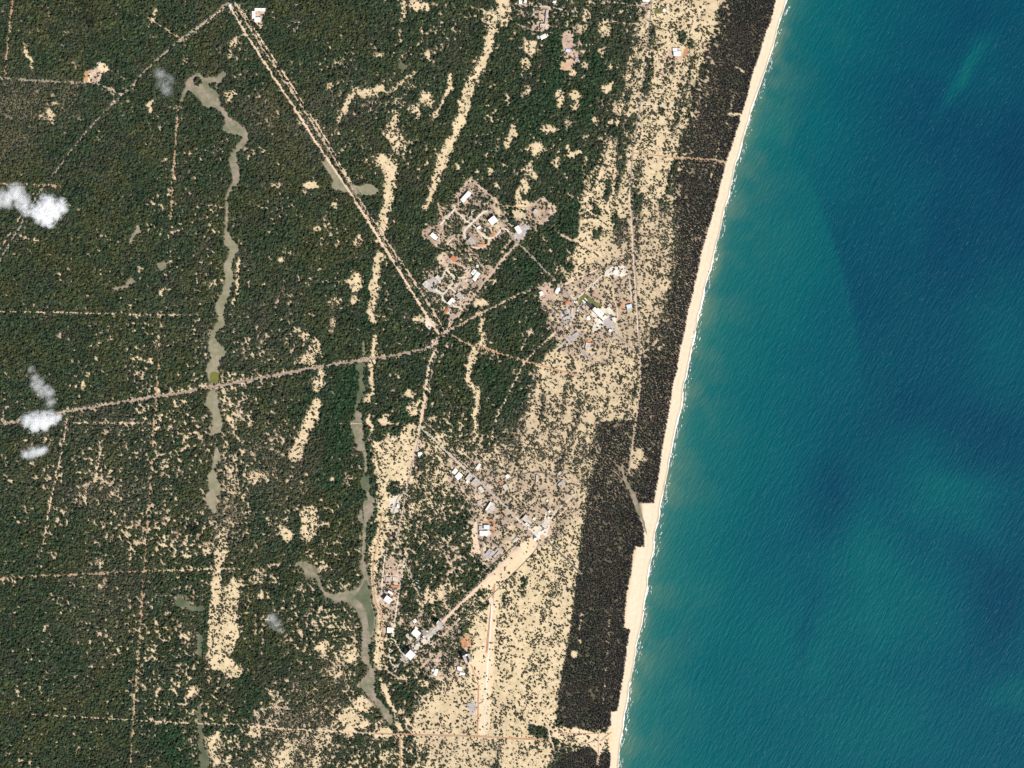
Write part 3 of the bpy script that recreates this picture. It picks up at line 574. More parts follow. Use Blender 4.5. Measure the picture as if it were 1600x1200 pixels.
T("thin lane beside the straight stores road", [(662,658),(690,684),(712,706)], .8, M_dirt, clear=.6)
R("straight pale crawler road between hall and pad", [(684,981),(712,950),(735,930),(760,905),(790,877),(815,855)], 5.2, M_pale)
R("dark edge line beside the crawler road", [(668,991),(700,959),(735,926),(762,900)], .9, M_asph, clear=.9)
R("dark rail bed along the crawler road", [(700,975),(725,952),(745,935)], 1.2, M_asphd)
R("dark embanked road south of the crawler road", [(684,1011),(700,995),(725,969),(740,957),(764,934),(795,903),(822,876),(838,858),(842,848)], 1.3, M_asphd)
R("dark rail siding by the pad stores", [(745,905),(770,882),(790,864),(808,849)], 1.4, M_asphd)
R("dark asphalt road from the oval pad to the wood", [(853,841),(858,848),(864,854),(880,869),(892,880),(908,896)], 3.0, M_asphd, grow=1.2)
R("arc road round the oval launch pad field", [(792,753),(802,746),(818,740),(835,737),(850,738),(870,746),(886,754),(896,765),(898,772)], 1.9, M_asphd, clear=1)
R("thin spoke road inside the arc", [(835,740),(834,760),(832,780),(828,800)], 1.0, M_dirt)
T("pale twin tracks north east of the oval pad", [(860,810),(872,796),(885,784),(900,770)], 1.4, M_conc)
T("pale sandy track beside the twin tracks", [(866,812),(880,800),(896,782)], 1.4, M_pale)
R("crescent drive west of the blue roofed hall", [(746,813),(747,840),(751,860),(755,872),(762,884),(770,893)], 1.5, M_asph)
R("white concrete strip running south through the sand", [(769,935),(768,960),(766,985),(765,1005),(762,1035),(761,1060),(759.5,1080)], 2.2, M_white, jit=.05)
T("orange dirt lane beside the white strip", [(773,912),(770,935),(766,960),(763,990),(760,1020)], 3.0, M_laterite)
T("pale double wheel track below the white strip", [(759,1082),(757,1110),(756,1146)], 3.0, M_conc)
T("orange trail to the dark twin tower", [(735,1038),(742,1052),(748,1068)], 1.6, M_laterite)
T("orange lane at the south sand edge", [(748,1070),(747,1100),(746,1148)], 2.2, M_laterite)
T("orange track leaving the bottom edge", [(625,1150),(626,1200),(627,1290)], 2.0, M_laterite)
T("pale winding trail above the orange dirt road", [(630,1120),(645,1138),(665,1143),(690,1140),(702,1142)], 1.6, M_pale)
R("pink coastal road along the wood", [(1020,-90),(1018,0),(1017,20),(1012,60),(1006,110),(1001,160),(995,200),(988,238),(986,280),(985,300),(989,350),(992,412),(996,470),(999,525),(1000,552)], 1.9, M_asph)
T("pale verge of the coastal road", [(983,300),(987,350),(990,412),(994,470),(997,525)], 1.4, M_pale)
T("pink ride through the coastal wood", [(1000,552),(1001,600),(996,645),(991,675),(986,712),(983,740)], 1.6, M_dirt)
T("rust track to the beach", [(988,239),(1020,242),(1060,247),(1090,249),(1118,250),(1136,254)], 1.6, M_laterite)
T("thin grey track in the dune scrub", [(1001,162),(1025,165),(1052,168)], 1.2, M_conc)
R("grey north road into the compounds", [(900,-8),(950,4),(985,8),(1014,12)], 1.8, M_asph)
R("grey lane linking the north blocks", [(832,10),(845,9),(858,11),(875,14),(888,16),(888,28),(886,42)], 1.5, M_conc)
R("short grey drive west of the north blocks", [(834,9),(834,20),(832,34)], 1.5, M_conc)
T("pink trail into the northern forest", [(955,32),(968,36),(1000,39)], 1.4, M_dirt)
T("ring track in the northern dune", [(767+11*math.cos(a*.3), 28+11*math.sin(a*.3)) for a in range(22)], 1.5, M_asph)
T("sandy track through the dune scrub", [(1045,0),(1043,60),(1045,72),(1044,88),(1030,92),(1010,88)], 1.6, M_pale)
T("thin pale wall track by the coastal station", [(1066,76),(1074,62),(1082,42),(1090,20)], 1.0, M_pale)
T("brown trail into the wood", [(1028,92),(1034,108),(1040,118)], 1.4, M_dirt)
R("grey road from the north compounds to the tall hall", [(806,376),(815,386),(832,401),(848,418),(867,439),(882,453),(895,470),(908,482),(918,494)], 2.2, M_asph)
R("grey road from the launch pad to the coastal road", [(955,516),(965,524),(976,534),(988,545),(999,553)], 2.0, M_asph)
R("grey road across the pad's north corner", [(897,469),(908,461),(920,450),(935,436),(943,428)], 1.8, M_conc)
R("arc road round the tank farm", [(941,430),(945,424),(952,418),(960,413),(969,411),(979,415),(984,424),(985,432)], 1.2, M_asph)
R("grey loop road west of the launch pad", [(842,470),(853,477),(863,489),(872,496),(877,507),(883,519),(889,530),(896,537),(906,545),(914,556),(919,561),(928,554),(937,544),(938,535),(932,524)], 1.5, M_asph)
T("pale trail from pad into dunes", [(873,450),(890,440),(915,430),(935,420)], 1.6, M_pale)
T("sandy path east of the tall hall", [(942,444),(948,455),(962,470),(966,490),(962,505)], 1.3, M_pale)
T("rust trail out of the trees", [(872,364),(884,371),(898,377)], 1.8, M_dirt)
T("pale trail across the scrub", [(898,377),(918,386),(937,397),(950,410)], 1.8, M_pale)
T("pale trail south west of the pad", [(868,519),(858,528),(840,545),(818,568),(807,592),(797,610),(786,634),(775,655),(768,687)], 1.6, M_pale)
T("short pale trail west of the pad", [(831,517),(822,530),(814,548)], 1.5, M_pale)
# inner streets of the two compounds
R("grey loop street of the lower compound", [(697,420),(704,428),(711,434),(708,441),(702,450),(693,460),(686,456),(680,452)], 2.6, M_conc, grow=1.6)
R("short grey street closing the loop", [(697,421),(692,432),(686,443)], 2.2, M_conc, grow=1.6)
R("grey spur of the loop street", [(711,434),(720,434),(726,434)], 2.1, M_conc, grow=1.6)
R("grey street to the southern white block", [(692,461),(691,469),(698,472),(706,477),(716,480),(722,483)], 2.3, M_conc, grow=1.6)
R("grey spur to the flat grey block", [(704,449),(709,454),(713,458)], 1.8, M_conc, grow=1.6)
R("street climbing east from the roundabout", [(700,512),(712,498),(720,486),(730,477),(740,465),(746,455),(756,442)], 2.2, M_dirt, grow=1.6)
R("brown road beside the round field", [(757,441),(764,432),(774,421),(780,411),(795,397),(806,384),(815,372)], 3.2, M_dirt, grow=1.6)
T("pink lane to the tiled hall", [(714,411),(722,416),(729,420),(729,430)], 2.2, M_dirt, grow=1.6)
R("grey fork in the upper compound", [(688,352),(694,344),(702,336),(709,329),(712,322)], 2.5, M_conc, grow=1.6)
R("grey lane to the ring drive", [(711,328),(720,337),(728,344),(734,349)], 2.1, M_conc, grow=1.6)
R("ring drive of the upper compound west side", [(762,331),(757,330),(746,340),(736,350),(728,357),(725,364),(727,372)], 3.5, M_conc, grow=1.6)
R("ring drive of the upper compound east side", [(740,352),(745,359),(753,366),(761,373),(770,372),(777,367),(780,362),(785,357),(791,358),(796,363)], 2.5, M_conc, grow=1.6)
R("pale sandy sweep closing the ring drive", [(762,374),(765,380),(757,386),(747,388),(738,386)], 3.0, M_pale, grow=1.6)
T("rust path into the upper compound", [(686,317),(687,326),(690,335),(695,343)], 1.8, M_laterite, grow=1.6)
T("perimeter track round the long white hall", [(712,309),(718,299),(726,289),(732,282),(737,279),(744,287),(752,294),(760,300),(773,311)], 2.1, M_dirt, grow=1.6)
T("pink patrol path east of the compound", [(773,311),(771,322),(776,328)], 3.2, M_dirt, grow=1.6)
T("rust line east of the upper compound", [(776,317),(786,322),(800,324),(830,324)], 1.4, M_laterite, grow=1.6)
T("perimeter track of the north east compound", [(832,320),(840,314),(849,308),(857,316),(868,328),(862,338),(855,346),(848,352),(838,348)], 1.7, M_dirt, grow=1.6)
R("grey road behind the leaning white hall", [(796,363),(800,370),(806,378)], 2.5, M_asph, grow=1.6)
T("thin forest path", [(780,400),(790,386),(800,374)], 1.2, M_dirt, grow=1.6)
T("pale path beyond the round field", [(744,466),(748,472)], 1.4, M_pale, grow=1.6)
T("short pale slip south of the hall", [(698,382),(704,376),(708,372)], 1.7, M_pale, grow=1.6)
T("pink lane between the stores and the blue roofed hall", [(742,768),(750,785),(752,800),(750,812)], 1.6, M_dirt)
T("pale path below the pinkish store", [(706,728),(716,752),(724,770),(736,780)], 1.2, M_pale, clear=.9)
T("sandy branch north of the stores road", [(716,704),(728,712),(740,720),(748,735)], 1.4, M_pale)
T("sandy lane beside the arc road's west tip", [(775,700),(780,720),(788,738),(792,752)], 1.5, M_pale)
T("winding pale path west of the straight stores road", [(682,712),(690,718),(694,730),(690,738),(680,742)], 1.4, M_pale, clear=.9)
R("grey pad link from long hall to oval deck", [(806,808),(816,818),(832,830),(842,836)], 2.2, M_conc)
R("grey pad link from service tower to oval deck", [(853,800),(852,812),(848,824)], 2.4, M_conc)
R("pale diagonal strip across the oval pad", [(832,842),(846,826),(866,806)], 2.0, M_conc)
T("brown path round the southern pad house", [(905,552),(912,540),(916,528),(926,522),(936,528)], 1.1, M_dirt)
T("pale double path east of the tank farm", [(982,432),(986,450),(986,470)], 1.2, M_conc)
T("pinkish path past the pad stores", [(862,452),(858,462),(848,470)], 1.5, M_dirt)
T("pale path to the gravel yard", [(905,478),(898,490),(892,505),(886,516)], 1.4, M_conc)
# works roads near the cube hall
T("pale path into the trees by the crawler road", [(664,941),(675,930),(685,920),(693,914),(705,913)], 1.4, M_pale)
T("pink path crossing the works wood", [(690,936),(700,926),(712,917),(724,912)], 1.4, M_dirt)
T("dirt spur crossing the crawler road", [(692,915),(694,930),(695,944),(705,956),(712,962)], 2.2, M_dirt)
R("pale siding beside the crawler road", [(680,1004),(700,985),(718,968)], 2.4, M_dirt)
T("thin brown path below the crawlway", [(668,1002),(680,1012)], 1.2, M_dirt)
T("pink spur to the southern dunes", [(654,1018),(665,1016),(676,1015)], 1.2, M_dirt)
T("orange lane at the end of the coastal gap", [(858,1140),(860,1156),(866,1170)], 2.0, M_pale)
T("thin rust line in the coastal gap", [(872,1145),(900,1146),(935,1146)], 1.0, M_laterite)
T("brown ride down the coastal gap", [(936,1142),(935,1160),(935,1180),(934,1195)], 1.8, M_dirt)
T("brown drain fanning to the beach", [(938,1158),(947,1150),(956,1144)], 1.8, M_brown)
T("pale slip beside the coastal gap", [(860,1171),(870,1164),(880,1160)], 1.4, M_pale)
T("sandy trail at the dune's north end", [(120,122),(131,126)], .8, M_dirt, clear=0)
T("dirt spur to the sandy clearing by the avenue", [(366,61),(374,57),(381,53)], 1.0, M_dirt)
T("rust spur to the bare patch under the clouds", [(27,367),(36,370),(50,375)], 1.4, M_dirt)
for p in ([(303,122),(312,121),(316,128),(316,134),(304,134)],[(327,131),(338,129),(339,140),(333,141),(330,135)]):
    lerp_to(TREELESS, poly_mask(p, warp=False, m=2), 0); lerp_to(OPEN, poly_mask(p, warp=False, m=2), .0)
OPEN = np.maximum(OPEN, TREELESS)

THR_K = 1.0
GAP = uniform_rank(.62 * vnoise(XX, YY, 2.8, 140) + .24 * vnoise(XX, YY, 6, 141) + .20 * vnoise(XX, YY, 28, 142))
GAPF = uniform_rank(.6 * vnoise(XX, YY, 2.7, 150) + .25 * vnoise(XX, YY, 5.0, 151) + .2 * vnoise(XX, YY, 15, 152))
# ------------------------------------------------------------------ ground and sea, one sheet each, out to the horizon
def grid_mesh(name, U, V, zf, skew=True):
    UU, VV = np.meshgrid(U, V); PX = UU + shore(VV); PY = VV
    Z = zf(PX, PY, UU)
    co = np.stack([wx(PX), wy(PY), Z], -1).reshape(-1, 3).astype(np.float32)
    nu, nv = len(U), len(V)
    i = np.arange((nv - 1) * (nu - 1)); r = i // (nu - 1); c = i % (nu - 1); a = r * nu + c
    quads = np.stack([a, a + nu, a + nu + 1, a + 1], -1).astype(np.int32)
    me = bpy.data.meshes.new(name)
    me.vertices.add(len(co)); me.vertices.foreach_set("co", co.ravel())
    me.loops.add(quads.size); me.loops.foreach_set("vertex_index", quads.ravel())
    me.polygons.add(len(quads)); me.polygons.foreach_set("loop_start", np.arange(0, quads.size, 4, dtype=np.int32))
    me.update(calc_edges=True); me.validate()
    return me, PX.ravel(), PY.ravel(), UU.ravel()

far = np.array([-9000, -5000, -3000, -2000, -1600.]); fary0 = np.array([-9000, -5000, -2500, -1200, -600, -250.]); fary1 = np.array([1450, 1800, 2400, 3700, 6200, 10200.])
VG = np.concatenate([fary0, np.arange(-100, 1301, 2.5), fary1])
UG = np.concatenate([far, np.arange(-1380, -46, 2.5), np.arange(-46, 14, 2.0), [20, 40, 80]])
def zground(x, y, u):
    return np.where(u < -7, 0.0, np.maximum(-(u + 7) * 0.055, -6))
me, px, py, uu = grid_mesh("ground", UG, VG, zground)
# colour of the soil itself: cream dune sand, pinkish loam, brown leaf litter under the closed wood
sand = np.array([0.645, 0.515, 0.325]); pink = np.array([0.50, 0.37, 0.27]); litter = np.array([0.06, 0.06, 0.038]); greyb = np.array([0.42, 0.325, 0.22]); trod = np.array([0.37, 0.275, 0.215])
op = at(OPEN, px, py); dry = at(DRY, px, py)
OPENB = blur(OPEN, 3); opb = at(OPENB, px, py)
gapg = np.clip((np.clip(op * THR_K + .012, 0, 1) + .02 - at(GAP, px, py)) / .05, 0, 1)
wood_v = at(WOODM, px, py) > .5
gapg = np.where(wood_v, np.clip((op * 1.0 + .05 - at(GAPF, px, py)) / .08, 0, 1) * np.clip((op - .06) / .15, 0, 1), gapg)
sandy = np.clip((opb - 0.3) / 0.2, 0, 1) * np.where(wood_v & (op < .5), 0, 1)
n1 = fbm(px, py, 28, 80); n2 = fbm(px, py, 8, 84)
tr = at(TRODDEN, px, py)
pk = np.maximum(np.clip((n1 - 0.40) * 4, 0, 1) * (1 - 0.85 * sandy) * 0.9, tr * np.clip((n2 - .3) * 3, .2, 1))
c = sand[None] * (1 - pk[:, None]) + pink[None] * pk[:, None]
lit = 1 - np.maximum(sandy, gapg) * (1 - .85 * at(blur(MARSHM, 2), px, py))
gr = np.clip((fbm(px, py, 7, 88) - .45) * 3.5, 0, .55) * np.clip((op - .4) * 5, 0, 1) * (op < .93)
c = c * (1 - gr[:, None]) + np.array([0.46, 0.37, 0.21])[None] * gr[:, None]      # thin dry grass on the sand
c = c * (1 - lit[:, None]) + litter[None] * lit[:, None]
td = (tr * np.clip((n2 - .33) * 3.5, .1, .9))[:, None]; c = c * (1 - td) + trod[None] * td
d2 = np.clip(dry * 0.8, 0, .75) * np.clip(.15 + 1.3 * n2, 0, 1)
c = c * (1 - d2[:, None]) + greyb[None] * d2[:, None]
beach = np.clip((uu + 30) / 6, 0, 1) * (at(WOODM, px, py) < .5)
c = c * (1 - beach[:, None]) + np.array([0.71, 0.575, 0.42])[None] * beach[:, None]
berm = (np.clip(1 - np.abs(uu + 8.5 + 2 * vnoise(px, py, 30, 92)) / 1.6, 0, 1) * .10 + np.clip(1 - np.abs(uu + 5.6) / 1.0, 0, 1) * .08) * beach
c = c * (1 - berm[:, None])
wet = np.clip((uu + 3.6) / 2.0, 0, 1)
c = c * (1 - wet[:, None]) + np.array([0.50, 0.37, 0.235])[None] * wet[:, None]
farmask = (px < X0) | (py < Y0) | (py > Y1)
c[farmask & (uu < -60)] = np.array([0.075, 0.08, 0.05])
ca = me.color_attributes.new("soil", 'FLOAT_COLOR', 'POINT')
ca.data.foreach_set("color", np.concatenate([c, np.ones((len(c), 1))], 1).astype(np.float32).ravel())
m = bpy.data.materials.new("sandy_soil"); m.use_nodes = True
N = m.node_tree.nodes; L = m.node_tree.links; b = N["Principled BSDF"]; b.inputs["Roughness"].default_value = 0.95; b.inputs["Specular IOR Level"].default_value = 0.1
a_ = N.new("ShaderNodeAttribute"); a_.attribute_name = "soil"
g_ = N.new("ShaderNodeNewGeometry")
n_ = N.new("ShaderNodeTexNoise"); n_.inputs["Scale"].default_value = 0.06; n_.inputs["Detail"].default_value = 8; n_.inputs["Roughness"].default_value = 0.7
L.new(g_.outputs["Position"], n_.inputs["Vector"])
r_ = N.new("ShaderNodeMapRange"); r_.inputs[1].default_value = .3; r_.inputs[2].default_value = .7; r_.inputs[3].default_value = .88; r_.inputs[4].default_value = 1.08
L.new(n_.outputs["Fac"], r_.inputs[0])
x_ = N.new("ShaderNodeMix"); x_.data_type = 'RGBA'; x_.blend_type = 'MULTIPLY'; x_.inputs["Factor"].default_value = 1
L.new(a_.outputs["Color"], x_.inputs["A"]); L.new(r_.outputs[0], x_.inputs["B"]); L.new(x_.outputs["Result"], b.inputs["Base Color"])
b_ = N.new("ShaderNodeBump"); b_.inputs["Distance"].default_value = 2.0; b_.inputs["Strength"].default_value = .5
L.new(n_.outputs["Fac"], b_.inputs["Height"]); L.new(b_.outputs[0], b.inputs["Normal"])
me.materials.append(m)
tag(new_obj("ground", me), "flat sandy coastal plain under wood and scrub", kind="structure")

# the sea: colour follows the water itself, turbid inshore, clear and deep offshore, with sediment plumes
US = np.concatenate([np.arange(-24, 60, 3.0), np.arange(60, 760, 4.0), [800, 1000, 1500, 3000, 6000, 10000]])
VS = np.concatenate([fary0, np.arange(-100, 1301, 4.0), fary1])
me, px, py, uu = grid_mesh("sea", US, VS, lambda x, y, u: np.full(x.shape, -0.35))
wxp = px + (fbm(px, py, 70, 90) - .5) * 50; wyp = py + (fbm(px, py, 70, 95) - .5) * 50
u_eff = np.clip(uu, 0, 900)
t = 0.34 + 0.50 * np.exp(-u_eff / 150.0) + 0.06 * np.clip((py - 500) / 700, -1, 1) - 0.13 * np.clip((u_eff - 180) / 300, 0, 1) * np.clip((900 - py) / 500, 0, 1)
def gblob(cx, cy, rx, ry, ang, amp):
    global t
    ca_, sa_ = math.cos(math.radians(ang)), math.sin(math.radians(ang))
    X = wxp - cx; Y = wyp - cy; q = ((X * ca_ + Y * sa_) / rx) ** 2 + ((-X * sa_ + Y * ca_) / ry) ** 2
    t = t + amp * np.exp(-q)
for b5 in [(1512,122,62,13,-54,.34),(1545,75,30,14,-54,.10),(1480,760,75,60,30,.24),(1540,835,40,20,30,.12),(1350,860,60,70,0,.18),(1370,960,110,90,0,.16),(1285,1045,26,45,20,.14),(1200,1010,50,80,0,.12),
           (1570,520,50,90,0,.13),(1380,1130,110,60,0,.13),(1590,1075,50,25,0,.16),(1180,200,20,50,15,.08),(1230,420,60,130,15,.10),(1215,190,20,40,20,.12),(1560,120,60,40,0,.05),
           (1300,780,48,80,0,-.22),(1270,975,14,60,10,-.14),(1440,660,130,45,10,-.12),(1560,930,60,110,10,-.26),(1470,210,40,60,-50,-.16),(1480,160,25,70,-54,-.1),(1390,180,60,110,0,-.10),
           (1580,260,50,120,0,-.16),(1500,400,90,50,0,-.08),(1530,30,50,50,0,-.10),(1490,330,40,60,0,-.1),(1540,690,70,50,0,-.13)]:
    gblob(*b5)
ex = np.interp(py, [230, 290, 320, 380, 440, 500, 560, 640, 700], [1245, 1268, 1282, 1303, 1323, 1336, 1343, 1350, 1370])
edge = 1 / (1 + np.exp(-(px - ex) / 2.2)); fade = np.exp(-np.clip(px - ex, 0, 999) / 110.0) * np.clip((py - 230) / 90, 0, 1) * np.clip((690 - py) / 190, 0, 1)
t = t - 0.14 * edge * fade + 0.06 * (1 - edge) * np.exp(-np.clip(ex - px, 0, 999) / 60.0) * np.clip((py - 230) / 90, 0, 1) * np.clip((690 - py) / 190, 0, 1)
t = t + (fbm(px, py, 120, 100) - .5) * .16 + (fbm(px, py, 30, 104) - .5) * .07
ramp = np.array([[0.0003, 0.030, 0.066], [0.0003, 0.042, 0.076], [0.0003, 0.058, 0.085], [0.0005, 0.078, 0.093], [0.007, 0.103, 0.102], [0.024, 0.130, 0.112]])
tt = np.clip(t, 0, .999) * 5; i0 = tt.astype(int); f = (tt - i0)[:, None]
c = ramp[i0] * (1 - f) + ramp[np.minimum(i0 + 1, 5)] * f
turb = np.exp(-np.clip(uu, 0, 999) / 9.0) * (0.35 + 0.75 * fbm(px, py, 26, 110)) * .75 + 0.35 * np.exp(-np.clip(uu, 0, 999) / 30.0) * np.clip((fbm(px, py, 40, 114) - .45) * 4, 0, 1)
turb = np.clip(turb, 0, .9)[:, None]
c = c * (1 - turb) + np.array([0.15, 0.20, 0.125])[None] * turb
ca = me.color_attributes.new("water", 'FLOAT_COLOR', 'POINT')
ca.data.foreach_set("color", np.concatenate([c, np.ones((len(c), 1))], 1).astype(np.float32).ravel())
m = bpy.data.materials.new("sea_water"); m.use_nodes = True
N = m.node_tree.nodes; L = m.node_tree.links; b = N["Principled BSDF"]; b.inputs["Roughness"].default_value = 0.42; b.inputs["IOR"].default_value = 1.33; b.inputs["Specular IOR Level"].default_value = 0.08
a_ = N.new("ShaderNodeAttribute"); a_.attribute_name = "water"; L.new(a_.outputs["Color"], b.inputs["Base Color"])
g_ = N.new("ShaderNodeNewGeometry")
def wave_noise(rot, sx, sy, detail, dist):
    mp = N.new("ShaderNodeMapping"); mp.vector_type = 'TEXTURE'
    mp.inputs["Rotation"].default_value = (0, 0, math.radians(rot)); mp.inputs["Scale"].default_value = (sx, sy, 1)
    L.new(g_.outputs["Position"], mp.inputs["Vector"])
    n = N.new("ShaderNodeTexNoise"); n.inputs["Scale"].default_value = 1; n.inputs["Detail"].default_value = detail; n.inputs["Roughness"].default_value = .55; n.inputs["Distortion"].default_value = dist
    L.new(mp.outputs[0], n.inputs["Vector"]); return n.outputs["Fac"]
A = wave_noise(64, 60, 13, 2, .3); B = wave_noise(58, 26, 9, 3, .2)
ad = N.new("ShaderNodeMath"); ad.operation = 'ADD'; L.new(A, ad.inputs[0]); L.new(B, ad.inputs[1])
b_ = N.new("ShaderNodeBump"); b_.inputs["Distance"].default_value = 2.9; b_.inputs["Strength"].default_value = 1.0
L.new(ad.outputs[0], b_.inputs["Height"]); L.new(b_.outputs[0], b.inputs["Normal"])
me.materials.append(m)
tag(new_obj("sea", me), "teal sea with wind streaks and sediment plumes", kind="structure")

# surf: a ragged white swash line and detached breakers
M_foam = mat("foam", (0.85, 0.85, 0.83), .06, .1, rough=.8)
ys = np.arange(-95, 1300, 1.3); sx = shore(ys)
wd = 0.35 + 1.6 * np.clip(fbm(ys, ys * 0, 26, 120) - .3, 0, 1) * 2 + 1.4 * np.clip(vnoise(ys, ys * 0, 4, 124) - .62, 0, 1) * 3
wd *= np.clip((fbm(ys, ys * 0, 14, 128) - .28) * 5, .12, 1.25)
bo = (vnoise(ys, ys * 0, 9, 126) - .5) * .9
va = []
for k in range(len(ys)):
    va += [(wx(sx[k] - .35 - wd[k] * .22 + bo[k]), wy(ys[k]), 0.22), (wx(sx[k] + .15 + wd[k] * .55 + bo[k]), wy(ys[k]), -0.1)]
me = bpy.data.meshes.new("surf_line"); me.from_pydata(va, [], [(2 * k, 2 * k + 2, 2 * k + 3, 2 * k + 1) for k in range(len(ys) - 1)]); me.update()
if me.polygons[0].normal.z < 0: me.flip_normals()
tag(new_obj("surf_line", me, M_foam), "white line of surf breaking along the whole beach", "surf", kind="stuff")

def fleck_mesh(name, items, label, cat, m):
    bm = bmesh.new(); r = random.Random(5)
    for x, y, l, w_, ang in items:
        n = 7; ring = []
        for k in range(n):
            a = 2 * math.pi * k / n; q = 0.65 + 0.6 * r.random()
            u = math.cos(a) * l / 2 * q; v = math.sin(a) * w_ / 2 * q; ca_, sa_ = math.cos(ang), math.sin(ang)
            ring.append(bm.verts.new((wx(x + u * ca_ - v * sa_), wy(y + u * sa_ + v * ca_), 0.35)))
        f = bm.faces.new(ring); f.normal_update()
        if f.normal.z < 0: f.normal_flip()
    me = bpy.data.meshes.new(name); bm.to_mesh(me); bm.free()
    return tag(new_obj(name, me, m), label, cat, kind="stuff")
bro = []
for k in range(260):
    y = random.uniform(-60, 1260); x = float(shore(y))
    bro.append((x + 1 + random.random() ** 2 * 9, y, random.uniform(1.2, 4.0), random.uniform(.5, 1.1), math.radians(-76 + random.uniform(-14, 14))))
for k in range(190):
    y = random.uniform(-60, 1260); x = float(shore(y))
    bro.append((x + 2 + random.random() * 5, y, random.uniform(3, 9), random.uniform(.35, .8), math.radians(-76 + random.uniform(-5, 5))))
for x, y, s in [(1095,492,4),(1085,520,4),(1078,573,5),(1077,578,5),(1064,640,3),(1046,757,4),(1041,779,3),(1033,833,3),(1006,955,5),(1008,952,4),(999,994,3),(978,1140,4),(1107,425,4),(1118,391,4),(1204,93,4),(1084,524,4),(1082,528,4),(1022,868,3),(1017,925,2)]:
    for j in range(3): bro.append((x + random.uniform(-1, 1.5), y + random.uniform(-2, 2), s * random.uniform(.6, 1.3), s * .4, math.radians(-60 + random.uniform(-40, 40))))
fleck_mesh("breakers", bro, "scattered white breaker crests just off the beach", "breakers", M_foam)
M_cap = mat("whitecap_glint", (0.05, 0.17, 0.19), .2, .1, rough=.6)  # pale crest flecks; the sun-glint streaks on the waves are put into this colour
cap = []
for k in range(5200):
    y = random.uniform(-40, 1240); x = float(shore(y)) + 15 + random.random() * 720
    if vnoise(np.array([x]), np.array([y]), 90, 130)[0] < .3: continue
    l = random.uniform(1.5, 7.5) * (1.3 if random.random() < .12 else .8)
    cap.append((x, y, l, random.uniform(.22, .42), math.radians(-62 + random.uniform(-9, 9))))
fleck_mesh("glint_crests", cap, "short pale wave crests and painted glint streaks across the open sea", "waves", M_cap)

# ------------------------------------------------------------------ buildings
def box(bm, x0, x1, y0, y1, z0, z1, bevel=0.0):
    v = [bm.verts.new(p) for p in ((x0, y0, z0), (x1, y0, z0), (x1, y1, z0), (x0, y1, z0), (x0, y0, z1), (x1, y0, z1), (x1, y1, z1), (x0, y1, z1))]
    for q in ((3, 2, 1, 0), (4, 5, 6, 7), (0, 1, 5, 4), (1, 2, 6, 5), (2, 3, 7, 6), (3, 0, 4, 7)): bm.faces.new([v[i] for i in q])
def cyl(bm, x, y, r0, r1, z0, z1, n=20, caps=True):
    a = [bm.verts.new((x + r0 * math.cos(2 * math.pi * k / n), y + r0 * math.sin(2 * math.pi * k / n), z0)) for k in range(n)]
    b = [bm.verts.new((x + r1 * math.cos(2 * math.pi * k / n), y + r1 * math.sin(2 * math.pi * k / n), z1)) for k in range(n)]
    for k in range(n): bm.faces.new((a[k], a[(k + 1) % n], b[(k + 1) % n], b[k]))
    if caps: bm.faces.new(b); bm.faces.new(a[::-1])
def part(name, bm, m, parent):
    me = bpy.data.meshes.new(name); bm.to_mesh(me); bm.free(); return new_obj(name, me, m, parent)
def thing(name, label, cat, cx, cy, ang=0, group=None):
    o = bpy.data.objects.new(name, None); COL.objects.link(o); o.empty_display_size = 2
    o.location = (wx(cx), wy(cy), 0); o.rotation_euler = (0, 0, -math.radians(ang)); tag(o, label, cat, group); return o

W_wall = mat("wall_render", (0.62, 0.58, 0.52), .08, .1, var2=(0.55, 0.5, 0.44))
W_dark = mat("wall_cladding", (0.16, 0.16, 0.18), .1, .08)
W_white = mat("roof_white", (0.80, 0.785, 0.75), .04, .08, rough=.6, var2=(0.80, 0.78, 0.73), scale2=.05)
W_cream = mat("roof_cream", (0.54, 0.49, 0.42), .08, .08, var2=(0.46, 0.41, 0.34), scale2=.05)
W_grey = mat("roof_grey", (0.37, 0.35, 0.34), .1, .08, var2=(0.36, 0.34, 0.33), scale2=.05)
W_blue = mat("roof_pale_blue", (0.46, 0.57, 0.70), .06, .08, rough=.5, var2=(0.55, 0.63, 0.72))
W_pink = mat("roof_pinkish", (0.50, 0.42, 0.39), .08, .08, var2=(0.42, 0.35, 0.32), scale2=.05)
W_tile = mat("roof_tile_orange", (0.50, 0.205, 0.09), .14, .12, var2=(0.44, 0.17, 0.08), scale2=.05)
W_unit = mat("roof_plant_metal", (0.35, 0.36, 0.38), .1, .2, rough=.5)
W_door = mat("door_steel", (0.10, 0.12, 0.16), .1, .2, rough=.5)

